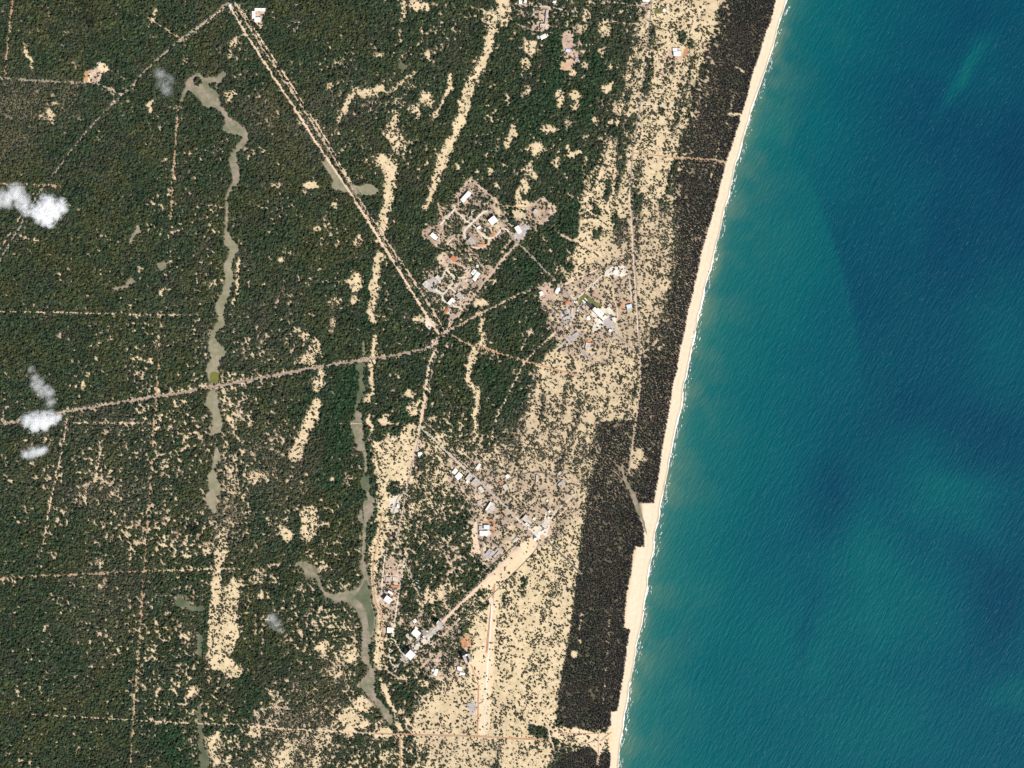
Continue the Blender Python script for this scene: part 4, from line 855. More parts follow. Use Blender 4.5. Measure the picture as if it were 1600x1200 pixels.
def roof_parts(t, l, w, h, roof, rm, units, seed, ox=0, oy=0):
    r = random.Random(seed); hl, hw = l / 2, w / 2
    bm = bmesh.new()
    if roof == 'gable':
        rise = min(w, l) * .14; e = .8
        pts = [(-hl - e, -hw - e, h), (hl + e, -hw - e, h), (hl + e, hw + e, h), (-hl - e, hw + e, h), (-hl - e, 0, h + rise), (hl + e, 0, h + rise)]
        v = [bm.verts.new((x + ox, y + oy, z)) for x, y, z in pts]
        for q in ((0, 1, 5, 4), (2, 3, 4, 5), (1, 2, 5), (3, 0, 4), (3, 2, 1, 0)): bm.faces.new([v[i] for i in q])
        top = h + rise
    else:
        box(bm, ox - hl - .5, ox + hl + .5, oy - hw - .5, oy + hw + .5, h, h + .6); top = h + .6
    ro = part("roof", bm, rm, t)
    if roof == 'flat':
        bm = bmesh.new()
        for x0, x1, y0, y1 in ((-hl - .5, hl + .5, -hw - .5, -hw + .1), (-hl - .5, hl + .5, hw - .1, hw + .5), (-hl - .5, -hl + .1, -hw + .1, hw - .1), (hl - .1, hl + .5, -hw + .1, hw - .1)):
            box(bm, ox + x0, ox + x1, oy + y0, oy + y1, h + .6, h + 1.7)
        part("parapet", bm, W_wall, ro)
        for k in range(units):
            a = r.uniform(1.2, 2.4); x = ox + r.uniform(-.32, .32) * l; y = oy + r.uniform(-.32, .32) * w
            bm = bmesh.new(); box(bm, x - a, x + a, y - a * .7, y + a * .7, h + .6, h + .6 + r.uniform(1.5, 3)); part("rooftop_unit", bm, W_unit, ro)
    elif roof == 'gable':
        bm = bmesh.new(); box(bm, ox - hl * .96, ox + hl * .96, oy - .35, oy + .35, top - .25, top + .35); part("ridge_vent", bm, W_unit, ro)
    return ro

def building(name, label, cx, cy, l, w, ang, h, rm, roof='flat', units=2, wings=(), cat="building", wm=None, group=None):
    """l, w in photo pixels; ang in degrees clockwise in the picture; h in metres; wings: (dx, dy, l, w, h, roof material) in pixels along the hall's own axes"""
    t = thing(name, label, cat, cx, cy, ang, group); sd_ = int(cx * 13 + cy)
    L_, W_ = l * S, w * S
    bm = bmesh.new(); box(bm, -L_ / 2, L_ / 2, -W_ / 2, W_ / 2, 0, h)
    wl_ = part("wall", bm, wm or W_wall, t)
    bm = bmesh.new(); box(bm, -min(3, L_ * .2), min(3, L_ * .2), -W_ / 2 - .15, -W_ / 2 + .2, 0, min(5, h * .6)); part("door", bm, W_door, wl_)
    roof_parts(t, L_, W_, h, roof, rm, units, sd_)
    for i, (dx, dy, wl2, ww2, wh, wrm) in enumerate(wings):
        bm = bmesh.new(); x, y = dx * S, -dy * S; a, b_2 = wl2 * S / 2, ww2 * S / 2
        box(bm, x - a, x + a, y - b_2, y + b_2, 0, wh); part("wing", bm, wm or W_wall, t)
        roof_parts(t, wl2 * S, ww2 * S, wh, 'flat', wrm, 1, sd_ + i + 1, x, y)
    return t

B = building
B("assembly_hall", "long white gabled hall inside the walled northern loop", 727.8, 307.5, 18.5, 6.3, -48, 16, W_white, 'gable')
B("process_hall", "square white hall at the top of the ring drive", 770.4, 344.8, 12, 10.5, -39, 20, W_white, 'flat', 0)
B("white_hall", "small white hall standing on the brown western compound", 678.2, 369.4, 11, 6, 41, 11, W_white, 'gable')
B("grey_hall", "grey blue roofed hall at the ring drive's south west corner", 736.6, 376.8, 10, 7, 45, 15, W_grey, 'flat', 3)
B("annex", "little white annex between ring drive and garden", 748.5, 356, 6, 4, -32, 6, W_white, 'flat', 1)
B("white_hall", "leaning white hall on the grey court east of the ring drive", 809.6, 359, 11, 6.5, 58, 13, W_white, 'gable')
B("blockhouse", "pale square blockhouse on the brown north east compound", 837.3, 331, 6.5, 6, 38, 16, W_cream, 'flat', 1)
B("tiled_hall", "orange tiled hall above the loop street", 709, 404.5, 9, 7, 42, 12, W_tile, 'gable')
B("workshop", "light grey workshop at the west end of the loop street", 666, 444.6, 9, 8, 45, 15, W_cream, 'flat', 3)
B("workshop", "cream workshop on the north west of the loop street", 685, 435, 9, 5.5, 45, 13, W_cream, 'flat', 2)
B("store_shed", "smaller of the paired white sheds by the round field", 740, 425.2, 8, 5, -52, 8, W_white, 'gable')
B("store_shed", "longer of the paired white sheds by the round field", 744, 431.8, 14, 5.5, -58, 8, W_white, 'gable')
B("office_block", "white L shaped block south of the loop street", 704.5, 471, 11, 5, -48, 11, W_white, 'flat', 3, wings=[(-3.5, 4.5, 4.5, 5, 8, W_grey), (3.5, 3.6, 4, 4, 9, W_white)])
B("store_block", "flat grey block east of the white L shaped block", 718.4, 463.2, 11, 6, 42, 11, W_grey, 'flat', 1)
B("tiled_shed", "orange shed with a blue white roof strip near the roundabout", 698.5, 485, 10.5, 5, -54, 5, W_tile, 'gable', wings=[(0.6, 4.0, 9, 2, 4, W_blue)])
B("hut", "tiny white hut north of the paired white sheds", 746.2, 416, 3.2, 4.2, 0, 5, W_white, 'flat', 0)
B("long_block", "narrow pinkish block standing upright in the north clearing", 854.4, 25.4, 19.5, 3.3, 96, 9, W_pink, 'gable')
B("office_block", "cream flat block under the narrow pinkish block", 848.6, 40, 9, 5, -2, 9, W_cream, 'flat', 2)
B("gabled_house", "white gabled house on a pale forecourt in the north clearing", 849, 57.6, 9, 6, -28, 8, W_white, 'gable')
B("white_block", "left of the two white blocks cut by the top edge", 813.5, 3.5, 5, 6, 0, 9, W_white, 'flat', 1)
B("white_block", "right of the two white blocks cut by the top edge", 820.5, 1.5, 5, 6, 0, 9, W_white, 'flat', 1)
B("hut", "small white hut beside the sandy lane at the top edge", 866.5, 3, 5, 4.5, 20, 5, W_white, 'flat', 0)
B("blue_shed", "pale blue roofed shed above the flat tan square yard", 887.6, 78.6, 6.2, 4, 5, 5, W_blue, 'gable')
B("hut", "small pale house on the pink forest crossroads", 895.5, 17, 5, 5, 20, 5, W_cream, 'flat', 1)
B("grey_shed", "grey shed right of the flat tan square yard", 901.5, 94, 5, 6, 20, 6, W_grey, 'flat', 1)
B("coastal_station", "bright white station on the orange bank by the coastal wood", 1058, 84.3, 11, 7, -3, 11, W_white, 'flat', 2, wings=[(-3, -6.8, 7, 5, 7, W_white), (3.5, -6.6, 5, 4.6, 7, W_cream)])
B("road_house", "white block above the pink paved northern junction", 1009.5, 1, 11, 4, 0, 7, W_white, 'flat', 2)
B("hut", "pale hut on the pink paved northern junction", 1004, 6.8, 3.6, 3, 0, 4, W_cream, 'flat', 0)
B("courtyard_house", "white C shaped house in the north west wood by the avenue", 406.5, 15.6, 16.5, 4.6, 0, 9, W_white, 'flat', 2, wings=[(-9.8, 8, 5.4, 11.4, 8, W_white), (-4, 15.4, 9, 7, 9, W_white), (8, -1.2, 3, 3, 6, W_pink)])
B("hut", "little white hut above the western orange clearing", 153.2, 99.6, 3, 4.4, 10, 5, W_white, 'flat', 0)
B("pump_house", "square white and blue house beside the sandy south road", 656.6, 710, 6.6, 6, -5, 7, W_white, 'flat', 1, wings=[(0, -3.6, 6.4, 1.2, 4, W_blue)])
B("store_shed", "upper of two bright white stores beside the straight road", 711.2, 736.4, 8, 6, -50, 8, W_white, 'flat', 1)
B("store_shed", "lower of two bright white stores beside the straight road", 716.8, 743.6, 10, 7.5, -48, 9, W_white, 'gable')
B("store_block", "cream store with rooftop plant right of two white stores", 733, 746.2, 10, 7, -52, 9, W_cream, 'flat', 4, wings=[(-6.4, 2.4, 4.6, 4.6, 6, W_white)])
B("store_block", "pinkish flat store beside the straight road's lower end", 743, 753.6, 9, 9, -45, 8, W_pink, 'flat', 4)
B("small_shed", "slim white shed on the dirt east of the straight road", 747.6, 728.4, 9, 3.6, -55, 7, W_white, 'gable')
B("store_block", "pale skewed block alone in trees below the straight road", 752, 765.2, 10, 6, 58, 8, W_cream, 'flat', 1)
B("white_cube", "white cube at the west tip of the arc road", 793.2, 744.4, 5.4, 5, 60, 8, W_white, 'flat', 0)
B("store_block", "cream block under the white cube at the arc road", 790.2, 761.4, 9, 6.6, 58, 10, W_cream, 'flat', 0, wings=[(-9, 2.2, 5, 6, 3.5, W_tile)])
B("control_block", "long cream block with dark roof slots beside the stores road", 767.2, 793.4, 17, 5, -57, 10, W_cream, 'flat', 4, wings=[(0, -4.4, 15, 2.6, 13, W_white), (-1, 4.6, 12, 3.6, 7, W_pink)])
B("blue_hall", "pale blue roofed hall framed by an orange earthwork", 760.6, 823.6, 9, 6.6, 0, 12, W_blue, 'flat', 1, wings=[(-4.5, 9.6, 13, 7.4, 9, W_white), (-9.6, 1.4, 4.5, 6, 7, W_pink)])
B("depot", "grey roofed depot beside the dark rail siding", 763.6, 863, 11, 5.5, -52, 8, W_grey, 'flat', 1, wings=[(0, 5, 9.5, 3, 7, W_pink)])
B("launch_hall", "long white hall pointing at the oval launch pad", 823.8, 813.4, 16, 6.2, 40, 14, W_cream, 'flat', 2, wings=[(-5.4, -4.4, 5, 2.6, 9, W_cream), (2.2, 4.6, 3, 3, 18, W_white)])
B("shelter", "pale narrow shelter on the sandy side of the rail siding", 805.2, 843.4, 10, 3.6, -42, 5, W_cream, 'gable')
B("pad_slab_house", "white upright strip house under the arc road", 839.2, 748, 3, 11, 2, 7, W_cream, 'flat', 2)
B("pad_house", "low grey house on the slab at the arc road's end", 877, 754.6, 11, 4, -40, 6, W_grey, 'flat', 2)
B("big_hall", "big white hall with orange annex beside the western lagoon", 606.6, 936.6, 11, 9, 35, 24, W_white, 'flat', 2, wings=[(-3, -11, 8.6, 3.4, 26, W_white), (0.6, -12, 8, 4, 15, W_tile)])
B("tiled_row", "thin orange tiled row north of the big lagoon hall", 617.5, 916.2, 13, 2.8, 8, 5, W_tile, 'gable')
B("white_cube", "white square building at the pale service road's bend", 609.6, 984.6, 9, 8.4, 3, 9, W_white, 'flat', 0)
B("cube_hall", "great white cube hall at the crawlway's lower end", 641.8, 1022.6, 12, 11.6, -47, 40, W_white, 'flat', 0, wm=W_wall)
B("plant_house", "white many sided plant house beside the crawlway", 650.4, 989.2, 12, 10, 40, 11, W_white, 'flat', 4, wings=[(6.6, 3.4, 3.4, 6, 8, W_cream), (-5, -6, 5, 3, 6, W_white)])
B("store_block", "grey slab roofed store left of the white plant house", 639.4, 995.6, 12, 5, 48, 6, W_cream, 'flat', 1)
B("hut", "small white hut in trees above the plant house", 648.2, 970.2, 5.4, 5, 55, 6, W_white, 'flat', 0)
B("hut", "pale hut at the foot of the cube hall's apron", 618.6, 1047, 6.6, 2.6, -55, 4, W_cream, 'flat', 0)
B("oil_shed", "tall pale shed in the pipe yard below the crawlway", 681, 1050.2, 10, 4.6, -68, 8, W_white, 'gable')
B("hut", "little white hut left of the pipe yard's tall shed", 676.6, 1047.6, 4, 3, 0, 5, W_white, 'flat', 0)
B("site_shed", "white square shed below the dark twin tower", 718.4, 1044.6, 7.6, 6, 8, 7, W_white, 'flat', 1)
B("site_shed", "low white shed lowest below the dark twin tower", 722.4, 1052.6, 8, 3.4, 8, 5, W_white, 'gable')
B("narrow_tower", "narrow dark tower block on the crawlway's north side", 687.6, 974.6, 8, 6.6, 40, 44, W_grey, 'flat', 1, wings=[(-4.8, -.4, 1.4, 5, 48, W_white)], wm=W_dark)
B("twin_tower", "dark U shaped twin tower under construction on the sand", 727.2, 1029.4, 13, 3.6, 66, 44, W_pink, 'flat', 1, wings=[(0.6, -7.2, 12.6, 2.6, 40, W_grey), (-5.4, -3.6, 2.6, 5, 42, W_white)], wm=W_dark)
B("pad_store", "white store at the pink stores yard's east side", 871, 454, 9, 5, -62, 10, W_white, 'gable')
B("pad_store", "white round cornered store in the pink stores yard's west side", 845.4, 459, 6.4, 6, -30, 9, W_white, 'flat', 1)
B("integration_hall", "tall slim white hall casting a long shadow at the northern pad", 933.6, 488.6, 18, 5.4, 46, 60, W_white, 'flat', 0, wings=[(1.6, -4.2, 13, 1.8, 44, W_white)])
B("pad_shop", "pale workshop beside the coastal road with a brown bank", 983.2, 478.8, 8, 6, -14, 9, W_blue, 'flat', 1)
B("pad_hut", "white hut at the tip of the grey blast ramp", 953.6, 516.8, 4.4, 4, 30, 8, W_white, 'flat', 0)
B("pad_house", "pale house ringed by an orange bank south of the pad", 918.6, 540.4, 7, 9, 10, 7, W_cream, 'flat', 4)
B("slab_house", "grey slab house south west of the northern launch pad", 899.6, 523.6, 10, 6, -32, 5, W_grey, 'flat', 1)
B("tiled_hut", "orange tiled hut beside the road to the northern pad", 887, 472.4, 6, 5, -30, 5, W_tile, 'gable')
B("gravel_shed", "narrow pale shed standing on the grey gravel yard", 894.4, 485.6, 3, 9, 5, 5, W_cream, 'flat', 0)
B("works_block", "grey works block left on the gravel yard", 884.6, 487.4, 5, 4, -20, 6, W_grey, 'flat', 2)
B("works_block", "pinkish works block lowest on the gravel yard", 883, 497.4, 6, 4, -20, 5, W_pink, 'flat', 2)
B("relay_house", "white house in the gravel by the sandy clearing", 622.4, 791, 4.4, 6, 12, 8, W_white, 'flat', 1)
B("relay_house", "pinkish low house beside the sandy clearing's white house", 614.6, 791.6, 5, 4, 50, 8, W_pink, 'flat', 1)
B("hut", "white hut on the curved road through the works wood", 652.2, 909, 4, 4.4, 15, 5, W_white, 'flat', 0)
B("hut", "pinkish hut just below the works wood's white hut", 655.4, 917, 4, 4, 15, 5, W_pink, 'flat', 0)
B("hut", "lone tiny white hut deep in the central forest", 477, 442.4, 4, 2, -30, 4, W_white, 'flat', 0)
B("gate_house", "small pale gatehouse just above the roundabout", 692.4, 514, 4.4, 3.4, 45, 5, W_cream, 'flat', 0)
B("gate_house", "blue grey gatehouse at the top of the avenue", 360, 9.4, 5, 4, 70, 5, W_blue, 'flat', 0)
B("tank_house", "pale slab house between the northern pad and arc road", 927, 449, 6, 4, 50, 5, W_pink, 'flat', 1)
B("bunker", "white bunker in trees west of the northern pad", 846.6, 500, 2.6, 4.2, 0, 4, W_white, 'flat', 0)

for lab, x_, y_, l_, w_, an, h_, rm_ in [
 ("small pale hut in the middle of the loop street court", 719, 442, 4, 3, 30, 5, W_cream), ("pale hut at the flat grey block's lower corner", 724.6, 465.4, 3.4, 3, 42, 4, W_cream),
 ("pinkish hut on the sand above the orange tiled hall", 706.4, 394.6, 4, 3, 10, 5, W_pink), ("pinkish hut at the end of the lane by the paired white sheds", 729, 423, 4.4, 3.4, -50, 5, W_pink),
 ("pale hut south of the loop street's east spur", 720, 452, 3.4, 3, 40, 4, W_cream), ("grey hut on the edge of the round brown field", 736, 441.4, 3.6, 3, -50, 4, W_grey),
 ("pinkish hut on the lawn east of the ring drive", 758.6, 360, 4, 3.4, -30, 4, W_pink), ("white hut north of the ring drive's first bend", 738.4, 332, 3, 3.6, 10, 5, W_white),
 ("tan shelter where the grey lane meets the ring drive", 735.6, 340.4, 5, 4.4, -30, 4, W_cream), ("pale hut between ring drive and leaning white hall", 795.4, 351, 4, 3, 20, 4, W_cream),
 ("pinkish white store north east of the northern pad deck", 952.8, 477.2, 4.6, 4, 40, 6, W_pink), ("white hut just right of the grey gravel yard", 903, 485, 2.6, 3, 10, 5, W_white),
 ("small white hut at the pad road's fork", 899, 471.8, 4, 3, 40, 4, W_white), ("orange tiled hut above the dry lawn", 928, 458.4, 5, 4, -30, 4, W_tile),
 ("pinkish store beside the dry lawn's lower end", 912.6, 479.6, 5, 3.6, 46, 5, W_pink), ("pale hut on the northern pad road's corner", 923, 446.2, 4, 3.4, 50, 5, W_cream),
 ("white hut at the tip of the long hall by the oval pad", 835, 811, 4, 3.4, 40, 8, W_white), ("white hut under the service tower", 857, 809, 3.6, 3, 40, 7, W_white),
 ("white pump house left of the oval pad", 826, 820.4, 3.4, 3, 20, 7, W_white), ("pale pump house lowest left of the oval pad", 821, 825.4, 4, 3.4, 20, 5, W_cream),
 ("pale shed outside the arc road's east end", 874.4, 739.6, 6, 3.4, -45, 5, W_cream), ("little white hut on the sand inside the arc", 855, 782.4, 2.6, 4, 10, 4, W_white),
 ("pale hut in trees beside the stores road", 762.4, 759, 4.4, 4, 30, 4, W_pink), ("pinkish hut west of the long cream block", 750, 785, 7, 6, -20, 4, W_pink),
 ("long pinkish row beside the rail siding", 776, 866.4, 12, 2.6, -48, 5, W_pink), ("white kiosk between plant house and narrow tower", 668, 986, 3, 2.6, 40, 5, W_white),
 ("white hut at the plant house's crawlway corner", 662.6, 995, 3.6, 3, 40, 6, W_white), ("pale low row along the crawlway's edge", 651, 1002, 14, 2.2, -40, 4, W_cream),
 ("pale hut between the cube hall and the service road", 631.4, 1004, 3, 3, 40, 4, W_cream), ("pale house in the yards west of the curved road", 618, 905, 8, 6, 5, 4, W_cream),
 ("pinkish house in the yards near the orange tiled row", 606, 905, 5, 6, 5, 4, W_pink)]:
    B("hut", lab, x_, y_, l_, w_, an, h_, rm_, 'flat', 1)
def tank(label, cx, cy, r, h, m=W_white):
    t = thing("storage_tank", label, "tank", cx, cy); R_ = r * S
    bm = bmesh.new(); cyl(bm, 0, 0, R_, R_, 0, h, 28); sh = part("shell", bm, m, t)
    bm = bmesh.new(); cyl(bm, 0, 0, R_ * 1.02, R_ * .15, h, h + R_ * .22, 28); part("domed_roof", bm, m, t)
    bm = bmesh.new(); box(bm, R_ + .05, R_ + .5, -.4, .4, 0, h + .6); part("ladder", bm, W_unit, sh)
tank("large white tank on the grey apron under the arc", 961.2, 425.2, 3, 9)
tank("small white tank right of the large one under the arc", 970.5, 428.6, 1.6, 7)
tank("white round tank left of the tall slim hall", 919.4, 497, 3, 8)
tank("white round tank on the dry plot by the coastal road", 1037.8, 16.2, 2.5, 8)
tank("pale sphere base tank below the oval pad's deck", 836, 842.4, 2.2, 9)
tank("white tank beside the crossing of the crawlway", 717, 967, 2.0, 7, W_cream)

M_steel = mat("mast_steel", (0.55, 0.55, 0.56), .1, .2, rough=.5)
def beam(bm, a, b, r):
    a, b = Vector(a), Vector(b); d = (b - a).normalized(); u = d.orthogonal().normalized(); v = d.cross(u)
    ra = [bm.verts.new(a + (u * math.cos(k * math.pi / 2) + v * math.sin(k * math.pi / 2)) * r) for k in range(4)]
    rb = [bm.verts.new(b + (u * math.cos(k * math.pi / 2) + v * math.sin(k * math.pi / 2)) * r) for k in range(4)]
    for k in range(4): bm.faces.new((ra[k], ra[(k + 1) % 4], rb[(k + 1) % 4], rb[k]))
    bm.faces.new(rb); bm.faces.new(ra[::-1])
def mast(label, cx, cy, h, wb, ang=0, deck=False):
    t = thing("lattice_mast", label, "mast", cx, cy, ang)
    n = 8; wt = wb * .45
    cs = lambda z: (wb + (wt - wb) * z / h) / 2
    for sx_, sy_ in ((1, 1), (1, -1), (-1, -1), (-1, 1)):
        bm = bmesh.new(); beam(bm, (sx_ * cs(0), sy_ * cs(0), 0), (sx_ * cs(h), sy_ * cs(h), h), .55); part("leg", bm, M_steel, t)
    bm = bmesh.new()
    for k in range(n):
        z0, z1 = h * k / n, h * (k + 1) / n; a, b = cs(z0), cs(z1); q = [(1, 1), (1, -1), (-1, -1), (-1, 1)]
        for j in range(4):
            p0, p1 = q[j], q[(j + 1) % 4]
            beam(bm, (p0[0] * a, p0[1] * a, z0), (p1[0] * b, p1[1] * b, z1), .3); beam(bm, (p0[0] * b, p0[1] * b, z1), (p1[0] * b, p1[1] * b, z1), .3)
    br = part("bracing", bm, M_steel, t); br["kind"] = "stuff"
    bm = bmesh.new(); box(bm, -wt, wt, -wt, wt, h, h + 1.2); pf = part("platform", bm, W_white if deck else M_steel, t)
    bm = bmesh.new(); beam(bm, (0, 0, h + 1.2), (0, 0, h + 8), .3); part("spire", bm, M_steel, pf)
mast("service tower with white deck north east of the oval pad", 858.6, 799, 40, 11, 40, True)
mast("lattice mast casting a long shadow above the oval pad", 862.4, 803, 52, 6, 20)
mast("lattice mast at the landward rim of the oval pad", 831, 822, 44, 5, 20)
mast("lattice mast on the south rim of the oval pad", 838, 840, 40, 5, 10)
mast("lattice mast on the oval pad's own deck", 851, 827, 34, 6, 10, True)
mast("lattice mast beside the northern pad's white deck", 943, 503, 40, 5, 30)
mast("lattice mast on the seaward side of the northern pad", 957, 497, 40, 5, 30)

def kerb_wall(label, pts, w, h, m):     # free standing blast walls and rails
    for (ax, ay), (bx, by) in zip(pts[:-1], pts[1:]):
        L_ = math.hypot(bx - ax, by - ay) * S; t = thing("blast_wall", label, "wall", (ax + bx) / 2, (ay + by) / 2, math.degrees(math.atan2(by - ay, bx - ax)))
        bm = bmesh.new(); box(bm, -L_ / 2, L_ / 2, -w * S / 2, w * S / 2, 0, h); part("wall_panel", bm, m, t)
        bm = bmesh.new(); box(bm, -L_ / 2 - .2, L_ / 2 + .2, -w * S / 2 - .2, w * S / 2 + .2, h, h + .4); part("coping", bm, m, t)
kerb_wall("white wall strip along the lawn's edge by the slim hall", [(913.4, 465.4), (921, 474)], 1.0, 3, W_white)
kerb_wall("shorter white wall strip below the lawn's edge wall", [(910, 469), (916.4, 474.6)], 1.4, 3, W_white)
kerb_wall("cream revetment curving down the coastal gap, landward half", [(904, 1162), (917, 1162.6)], 1.0, 3, W_cream)
kerb_wall("cream revetment curving down the coastal gap, seaward half", [(917.2, 1162.4), (931, 1157)], 1.0, 3, W_cream)

# ------------------------------------------------------------------ trees
def lumps(seed, n, spread, flat, rmin, rmax, trunk, hgt, sub=1):
    """a crown of uneven leafy lumps of unit radius on a tapered trunk, base at the origin"""
    r = random.Random(seed); bm = bmesh.new()
    cyl(bm, 0, 0, trunk, trunk * .5, 0, hgt, 6, caps=False)
    for k in range(n):
        a = r.uniform(0, 2 * math.pi); q = spread * math.sqrt(r.random()) if k else 0
        c = Vector((q * math.cos(a), q * math.sin(a), hgt + r.uniform(-.15, .3) * flat - q * .25)); rad = r.uniform(rmin, rmax)
        ic = bmesh.ops.create_icosphere(bm, subdivisions=sub, radius=rad)
        for v in ic["verts"]:
            v.co *= r.uniform(.72, 1.22); v.co.z *= flat; v.co += c
    return bm
def leaf_material(name, inst=True, base=(0.06, 0.09, 0.04)):
    m = bpy.data.materials.new(name); m.use_nodes = True; N = m.node_tree.nodes; L = m.node_tree.links; b = N["Principled BSDF"]
    b.inputs["Roughness"].default_value = .85; b.inputs["Specular IOR Level"].default_value = .12
    g = N.new("ShaderNodeNewGeometry"); n = N.new("ShaderNodeTexNoise"); n.inputs["Scale"].default_value = .35; n.inputs["Detail"].default_value = 3
    L.new(g.outputs["Position"], n.inputs["Vector"])
    r = N.new("ShaderNodeMapRange"); r.inputs[1].default_value = .3; r.inputs[2].default_value = .7; r.inputs[3].default_value = .65; r.inputs[4].default_value = 1.35; L.new(n.outputs["Fac"], r.inputs[0])
    mx = N.new("ShaderNodeMix"); mx.data_type = 'RGBA'; mx.blend_type = 'MULTIPLY'; mx.inputs["Factor"].default_value = 1
    if inst:
        a = N.new("ShaderNodeAttribute"); a.attribute_type = 'INSTANCER'; a.attribute_name = "leafcol"; L.new(a.outputs["Color"], mx.inputs["A"])
    else:
        oi = N.new("ShaderNodeObjectInfo"); cr = N.new("ShaderNodeValToRGB"); cr.color_ramp.elements[0].color = (base[0] * .7, base[1] * .75, base[2] * .8, 1); cr.color_ramp.elements[1].color = (base[0] * 1.3, base[1] * 1.15, base[2], 1)
        L.new(oi.outputs["Random"], cr.inputs[0]); L.new(cr.outputs[0], mx.inputs["A"])
    L.new(r.outputs[0], mx.inputs["B"]); L.new(mx.outputs["Result"], b.inputs["Base Color"])
    return m
M_leaf = leaf_material("foliage")
protos = bpy.data.collections.new("tree_kinds")
def proto(name, bm):
    me = bpy.data.meshes.new(name); bm.to_mesh(me); bm.free(); me.materials.append(M_leaf); o = bpy.data.objects.new(name, me); protos.objects.link(o); return o
kinds = [proto("t%02d" % k, lumps(20 + k, 6, .62, .72, .38, .62, .07, .75)) for k in range(6)]        # 0-5 broad crowns
kinds += [proto("t%02d" % (6 + k), lumps(40 + k, 5, .5, 1.05, .36, .58, .06, 1.25)) for k in range(4)]  # 6-9 tall plantation crowns
kinds += [proto("t%02d" % (10 + k), lumps(60 + k, 4, .5, .6, .42, .66, .05, .42)) for k in range(4)]   # 10-13 low bushes

def instancer_group():
    ng = bpy.data.node_groups.new("plant_trees", 'GeometryNodeTree')
    ng.interface.new_socket("Geometry", in_out='INPUT', socket_type='NodeSocketGeometry'); ng.interface.new_socket("Geometry", in_out='OUTPUT', socket_type='NodeSocketGeometry')
    N = ng.nodes; L = ng.links; gi = N.new("NodeGroupInput"); go = N.new("NodeGroupOutput")
    ci = N.new("GeometryNodeCollectionInfo"); ci.inputs["Collection"].default_value = protos; ci.inputs["Separate Children"].default_value = True; ci.inputs["Reset Children"].default_value = True
    ip = N.new("GeometryNodeInstanceOnPoints"); ip.inputs["Pick Instance"].default_value = True
    def attr(n, t):
        a = N.new("GeometryNodeInputNamedAttribute"); a.data_type = t; a.inputs["Name"].default_value = n; return a.outputs["Attribute"]
    cx = N.new("ShaderNodeCombineXYZ"); L.new(attr("turn", 'FLOAT'), cx.inputs[2])
    L.new(gi.outputs[0], ip.inputs["Points"]); L.new(ci.outputs[0], ip.inputs["Instance"]); L.new(attr("variant", 'INT'), ip.inputs["Instance Index"])
    L.new(cx.outputs[0], ip.inputs["Rotation"]); L.new(attr("size", 'FLOAT_VECTOR'), ip.inputs["Scale"]); L.new(ip.outputs[0], go.inputs[0]); return ng
NG = instancer_group()
def plant(name, label, cat, x, y, rad, tall, variant, col):
    n = len(x); me = bpy.data.meshes.new(name); me.vertices.add(n)
    me.vertices.foreach_set("co", np.stack([wx(x), wy(y), np.zeros(n)], -1).astype(np.float32).ravel())
    def put(nm, t, f, v): a = me.attributes.new(nm, t, 'POINT'); a.data.foreach_set(f, np.ascontiguousarray(v).ravel())
    put("turn", 'FLOAT', "value", (rng.random(n) * 6.283).astype(np.float32))
    put("variant", 'INT', "value", variant.astype(np.int32))
    r = rad * S; put("size", 'FLOAT_VECTOR', "vector", np.stack([r, r, r * tall], -1).astype(np.float32))
    put("leafcol", 'FLOAT_COLOR', "color", np.concatenate([col, np.ones((n, 1))], 1).astype(np.float32))
    o = new_obj(name, me); md = o.modifiers.new("plant", 'NODES'); md.node_group = NG
    me.materials.append(M_leaf); tag(o, label, cat, kind="stuff"); return o

def jitter_grid(step, amp):
    gx, gy = np.meshgrid(np.arange(X0 + 2, X1 - 2, step), np.arange(Y0 + 2, Y1 - 2, step))
    gx = gx + (np.arange(gx.shape[0]) % 2)[:, None] * step * .5
    gx = (gx + (rng.random(gx.shape) - .5) * 2 * amp).ravel(); gy = (gy + (rng.random(gy.shape) - .5) * 2 * amp).ravel()
    k = (gx < shore(gy) - 6); return gx[k], gy[k]
def mixc(a, b, t): return a * (1 - t[:, None]) + b * t[:, None]
def forest_colour(x, y, dry):
    n = len(x); o = fbm(x, y, 55, 160); o2 = fbm(x, y, 9, 164); j = rng.random(n)
    c = np.tile(np.array([0.045, 0.069, 0.033]), (n, 1))
    c = mixc(c, np.array([0.072, 0.083, 0.034]), np.clip((o - .38) * 3, 0, 1) * np.clip((900 - x) / 400, .25, 1))
    c = mixc(c, np.array([0.026, 0.050, 0.033]), np.clip((o2 - .47) * 3, 0, .7))
    c = mixc(c, np.array([0.026, 0.062, 0.028]), at(LUSH, x, y) * .8)
    c = mixc(c, np.array([0.115, 0.112, 0.055]), (j > .95) * .7)
    c = mixc(c, np.array([0.072, 0.066, 0.050]), np.clip((fbm(x, y, 30, 168) - .58) * 3, 0, .3))
    c = mixc(c, np.array([0.115, 0.100, 0.080]), np.clip(dry * (.05 + .9 * rng.random(n)), 0, .8))
    return c * (0.48 + .78 * rng.random(n) ** 1.3)[:, None]
